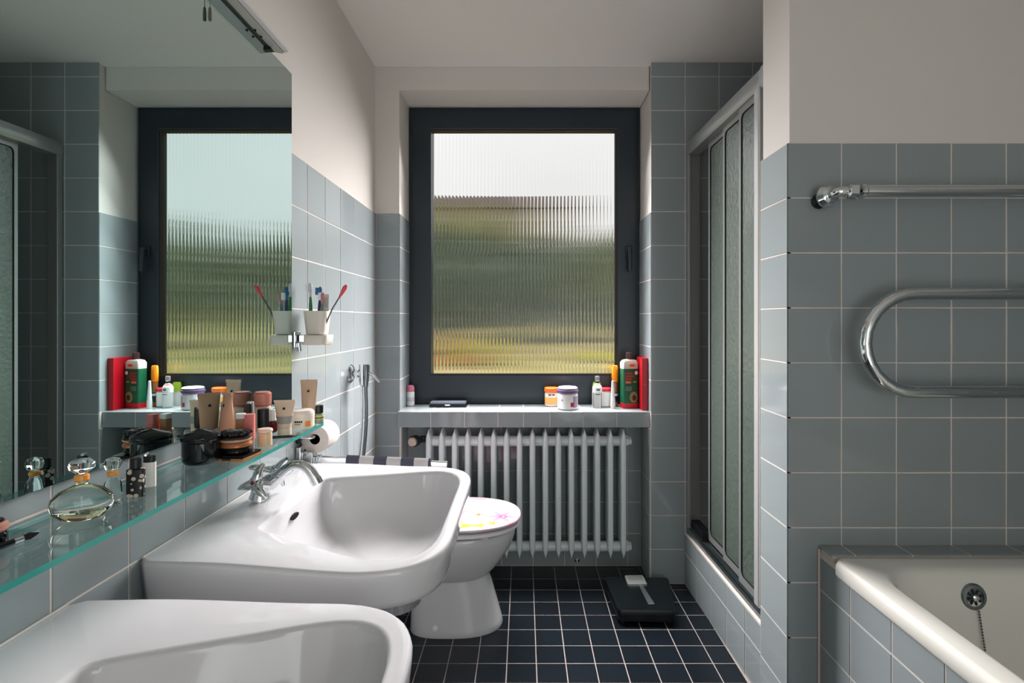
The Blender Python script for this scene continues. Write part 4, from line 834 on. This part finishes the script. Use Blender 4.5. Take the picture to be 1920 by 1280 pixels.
# ------------------------------------------------------------------ bathroom scale
scl = thing('bathroom_scale', 'black bathroom scale with chrome readout on the dark floor', 'scale', (0.478, 2.235, 0))
SP = [(-0.112, -0.135), (0.114, -0.140), (0.158, 0.135), (-0.125, 0.140)]
p0 = rpoly(SP, [0.02] * 4, 5)
ringz = lambda s, z: [(x * s, y * s, z) for x, y in p0]
M().loft([ringz(0.93, 0.008), ringz(0.97, 0.012), ringz(0.985, 0.036)]).build('base', BLACKMT, scl, 40)
M().loft([ringz(1.0, 0.0365), ringz(1.005, 0.050), ringz(0.985, 0.058), ringz(0.9, 0.061)]).build('platform', mat('scale_top', (11, 16, 19), 0.35, bump=0.1, bscale=300), scl, 40)
for x, y in ((-0.09, -0.11), (0.09, -0.11), (-0.09, 0.11), (0.12, 0.11)): M().lathe([(0.012, 0), (0.012, 0.0085)], (x, y, 0)).build('foot', RUBBER, scl)
rd = M().loft([[(x + 0.004, y + 0.088, z) for x, y in rrect(0.082, 0.078, 0.004, 3)] for z in (0.0605, 0.070)] + [[(x * 0.9 + 0.004, y * 0.9 + 0.088, 0.073) for x, y in rrect(0.082, 0.078, 0.004, 3)]]).build('readout', mat('satin_silver', (176, 180, 178), 0.3, metal=0.5), scl, 30)
M().box(-0.026, 0.034, 0.085, 0.118, 0.0731, 0.0742).build('dial_window', plastic('dial_grey', (120, 124, 122), 0.15), rd, 0)
M().loft([[(0.010, 0.050, z), (0.026, 0.050, z), (0.040, -0.100, z), (0.014, -0.100, z)] for z in (0.0612, 0.066)]).build('trim_strip', mat('brushed_steel', (170, 178, 180), 0.3, metal=0.9), scl, 0, 0.001)

# ------------------------------------------------------------------ towel warmer on the partition
YT = 1.418
twm = thing('towel_warmer', 'chrome serpentine towel warmer on the tiled partition', 'towel warmer', (1.0, YP0, 1.2))
def tw_(u, v, y=YT): return Vector(((u - VPU) * y / F_PX - 1.0, y - YP0, CAM_H - (v - VPV) * y / F_PX - 1.2))
zA = tw_(0, 358).z; zB = tw_(0, 551).z; zC_ = tw_(0, 735).z; xr = 0.49; rB = (zB - zC_) / 2; rA = (zA - zB) / 2
xl = tw_(1622, 0).x + rB; xs = tw_(1618, 0).x
def arc(cx, cz, r, a0, a1, n=14): return [Vector((cx + r * math.cos(math.radians(a0 + (a1 - a0) * k / n)), YT - YP0, cz + r * math.sin(math.radians(a0 + (a1 - a0) * k / n)))) for k in range(n + 1)]
path = [Vector((xs, YT - YP0, zA)), Vector((xr - rA, YT - YP0, zA))] + arc(xr - rA, (zA + zB) / 2, rA, 90, -90)[1:] + [Vector((xl, YT - YP0, zB))] + arc(xl, (zB + zC_) / 2, rB, 90, 270)[1:] + [Vector((xr - 0.02, YT - YP0, zC_))] + [Vector((xr, YT - YP0 + 0.02, zC_)), Vector((xr, 0, zC_))]
M().tube(path, 0.0165, 20).build('serpentine_pipe', CHROME, twm, 60)
a = tw_(1557, 358); wl_ = Vector((tw_(1530, 362, YP0).x, 0, a.z - 0.004))
M().lathe([(0.001, 0), (0.020, 0), (0.021, 0.004), (0.015, 0.012)], wl_ + Vector((0.004, -0.0005, -0.008)), (0.25, -1, 0), 20).build('pipe_sleeve', RUBBER, twm)
M().lathe([(0.012, 0.004), (0.030, 0.006), (0.031, 0.012), (0.024, 0.026), (0.012, 0.032)], wl_ + Vector((0.012, -0.018, 0.0)), (0.2, -1, 0), 24).build('flange', CHROME, twm)
M().tube(bez(wl_ + Vector((0.012, -0.020, 0)), wl_ + Vector((0.022, -0.075, 0)), Vector((a.x, YT - YP0, zA)), Vector((xs - 0.02, YT - YP0, zA)), 10), 0.0125, 14).build('elbow', CHROME, twm, 60)
M().lathe([(0.014, -0.004), (0.022, 0.0), (0.022, 0.020), (0.014, 0.024)], Vector((xs - 0.040, YT - YP0, zA)), (1, 0, 0), 6).build('union_nut', CHROME, twm)
M().lathe([(0.015, 0.0), (0.0195, 0.002), (0.0195, 0.012), (0.0165, 0.016)], Vector((xs - 0.010, YT - YP0, zA)), (1, 0, 0), 20).build('pipe_collar', CHROME, twm)

# ------------------------------------------------------------------ the garden beyond the glass
LAWN = bpy.data.materials.new('autumn_lawn'); LAWN.use_nodes = True; ng = LAWN.node_tree; pg = ng.nodes['Principled BSDF']; pg.inputs['Roughness'].default_value = 0.95
tcg = ng.nodes.new('ShaderNodeTexCoord'); n1 = ng.nodes.new('ShaderNodeTexNoise'); n1.inputs['Scale'].default_value = 0.9; n1.inputs['Detail'].default_value = 6; rg_ = ng.nodes.new('ShaderNodeValToRGB')
els = rg_.color_ramp.elements; els[0].position = 0.30; els[0].color = lin((130, 128, 66)) + (1,); els[1].position = 0.72; els[1].color = lin((214, 190, 140)) + (1,); e3 = els.new(0.5); e3.color = lin((184, 168, 92)) + (1,)
ng.links.new(tcg.outputs['Object'], n1.inputs['Vector']); ng.links.new(n1.outputs['Fac'], rg_.inputs['Fac']); ng.links.new(rg_.outputs['Color'], pg.inputs['Base Color'])
q = M(); nx, ny = 30, 24
vs = []; fs = []
for j in range(ny + 1):
    for i in range(nx + 1):
        x = -16 + 32 * i / nx; y = 2.95 + 37 * (j / ny) ** 1.6
        vs.append((x, y, 0.50 + 0.05 * math.sin(x * 1.3) * math.cos(y * 0.9) + max(0, y - 13) * 0.10))
for j in range(ny):
    for i in range(nx): fs.append((j * (nx + 1) + i, j * (nx + 1) + i + 1, (j + 1) * (nx + 1) + i + 1, (j + 1) * (nx + 1) + i))
lawn = struct(q.add(vs, fs).build('ground_garden', LAWN, None, 60))
BARK = plastic('bark', (72, 60, 50), 0.9)
def leafmat(nm, c, v=0.25): return mat(nm, c, 0.6, noise=v, nscale=2.5)
def bush(name, label, x, y, rx, ry, rz, zc_, lm, n, leaf, cat='shrub', trunk=True):
    zg = 0.50 + max(0, y - 13) * 0.10
    t = thing(name, label, cat, (x, y, zg), 0, 'garden planting beyond the window')
    q = M()
    rnd = random.Random(hash(label) % 1000 if False else int(x * 13 + y * 7))
    for k in range(n):
        th = rnd.random() * 2 * PI; ph = math.acos(2 * rnd.random() - 1); r = 0.55 + 0.45 * rnd.random() ** 0.5
        bump = 1 + 0.22 * math.sin(3 * th + x) * math.sin(2.3 * ph + y)
        c = Vector((rx * r * bump * math.sin(ph) * math.cos(th), ry * r * bump * math.sin(ph) * math.sin(th), zc_ - zg + rz * r * bump * math.cos(ph)))
        if c.z < 0.03: c.z = 0.03 + rnd.random() * 0.1
        a = Vector((rnd.gauss(0, 1), rnd.gauss(0, 1), rnd.gauss(0, 1))).normalized() * leaf; b = a.cross(Vector((rnd.gauss(0, 1), rnd.gauss(0, 1), rnd.gauss(0, 1)))).normalized() * leaf * 0.6
        q.add([c - a, c - b, c + a, c + b], [(0, 1, 2, 3)])
    for k in range(5):
        pass
    me = bpy.data.meshes.new('foliage'); me.from_pydata(q.v, [], q.f); me.materials.append(lm)
    o = bpy.data.objects.new('foliage', me); COL.objects.link(o); o.parent = t
    # dense inner body so that the crown is closed
    rg = []
    for a_ in range(9):
        ph = PI * (a_ + 0.05) / 8.1; rg.append([(0.62 * rx * math.sin(ph) * math.cos(2 * PI * k / 14), 0.62 * ry * math.sin(ph) * math.sin(2 * PI * k / 14), max(0.02, zc_ - zg + 0.68 * rz * math.cos(ph))) for k in range(14)])
    M().loft(rg).build('inner_twigs', lm, t, 60)
    if trunk: M().tube([(0, 0, -0.02), (0.03, 0.02, (zc_ - zg) * 0.6), (0, 0, zc_ - zg)], [0.12, 0.09, 0.05], 8).build('trunk', BARK, t)
    return t
G_D = leafmat('leaf_dark', (84, 102, 78)); G_M = leafmat('leaf_mid', (112, 122, 88)); G_O = leafmat('leaf_olive', (150, 150, 100)); G_Y = leafmat('leaf_yellow', (208, 200, 60)); G_R = leafmat('leaf_rust', (200, 138, 84)); G_B = leafmat('twig_brown', (112, 100, 88)); G_P = leafmat('leaf_pale', (158, 150, 120))
bush('hedge_tree', 'broad dark green tree behind the left half of the pane', -1.9, 11.0, 1.9, 1.1, 1.15, 1.95, G_D, 2600, 0.10, 'tree')
bush('hedge_tree', 'dark green tree behind the middle of the pane', 0.6, 14.2, 2.4, 1.2, 1.35, 2.15, G_D, 2600, 0.10, 'tree')
bush('hedge_tree', 'mid green tree behind the right half of the pane', 2.9, 11.0, 1.9, 1.1, 1.10, 1.85, G_M, 2400, 0.10, 'tree')
bush('hedge_tree', 'green tree far out on the left of the garden', -9.0, 12.8, 2.2, 1.3, 1.5, 2.2, G_M, 2000, 0.11, 'tree')
bush('hedge_tree', 'green tree far out on the right of the garden', 7.8, 12.8, 2.2, 1.3, 1.5, 2.2, G_M, 2000, 0.11, 'tree')
bush('olive_tree', 'tall olive green tree rising behind the hedge on the left', -2.6, 18.8, 3.1, 1.4, 1.8, 3.5, G_O, 2200, 0.13, 'tree')
bush('olive_tree', 'olive green tree behind the hedge on the right', 4.2, 18.8, 2.9, 1.4, 1.5, 2.9, G_O, 2000, 0.13, 'tree')
bush('conifer', 'tall dark conifer beyond the left side of the garden', -5.1, 15.2, 1.1, 1.0, 3.9, 4.6, G_D, 2200, 0.10, 'tree')
bush('yellow_shrub', 'bright yellow green shrub low in the left of the pane', -0.72, 8.6, 0.30, 0.28, 0.21, 0.70, G_Y, 900, 0.035, 'shrub', False)
bush('rust_shrub', 'rusty orange shrub in the lower left of the pane', -1.36, 8.2, 0.12, 0.15, 0.24, 0.80, G_R, 700, 0.035, 'shrub', False)
bush('rust_shrub', 'low orange flowering shrub before the yellow green one', -1.02, 8.0, 0.20, 0.18, 0.08, 0.60, G_R, 400, 0.03, 'shrub', False)
bush('yellow_shrub', 'low yellow shrub in the lower right of the pane', 1.45, 9.0, 0.6, 0.3, 0.10, 0.58, G_Y, 700, 0.04, 'shrub', False)
hs_ = thing('garden_house', 'grey house with brown roof beyond the garden trees', 'house', (-2.8, 27.0, 1.9))
M().box(-5.2, 4.6, 0, 7, 0, 4.9).build('walls', plastic('house_wall', (176, 166, 158), 0.9), hs_, 0)
M().loft([[(-5.6, -0.4, 4.9), (5.0, -0.4, 4.9), (5.0, 7.4, 4.9), (-5.6, 7.4, 4.9)], [(-5.2, 3.3, 6.3), (4.6, 3.3, 6.3), (4.6, 3.7, 6.3), (-5.2, 3.7, 6.3)]]).build('roof', plastic('roof_brown', (92, 80, 74), 0.9), hs_, 0)
for x in (-3.8, -1.6, 0.8, 3.0): 
    wn = M().box(x - 0.55, x + 0.55, -0.04, 0.02, 3.1, 4.3).build('window', plastic('house_window', (60, 62, 66), 0.3), hs_, 0)
    M().box(x - 0.62, x + 0.62, -0.07, -0.03, 3.02, 3.12).build('sill', WHITEPL, wn, 0)
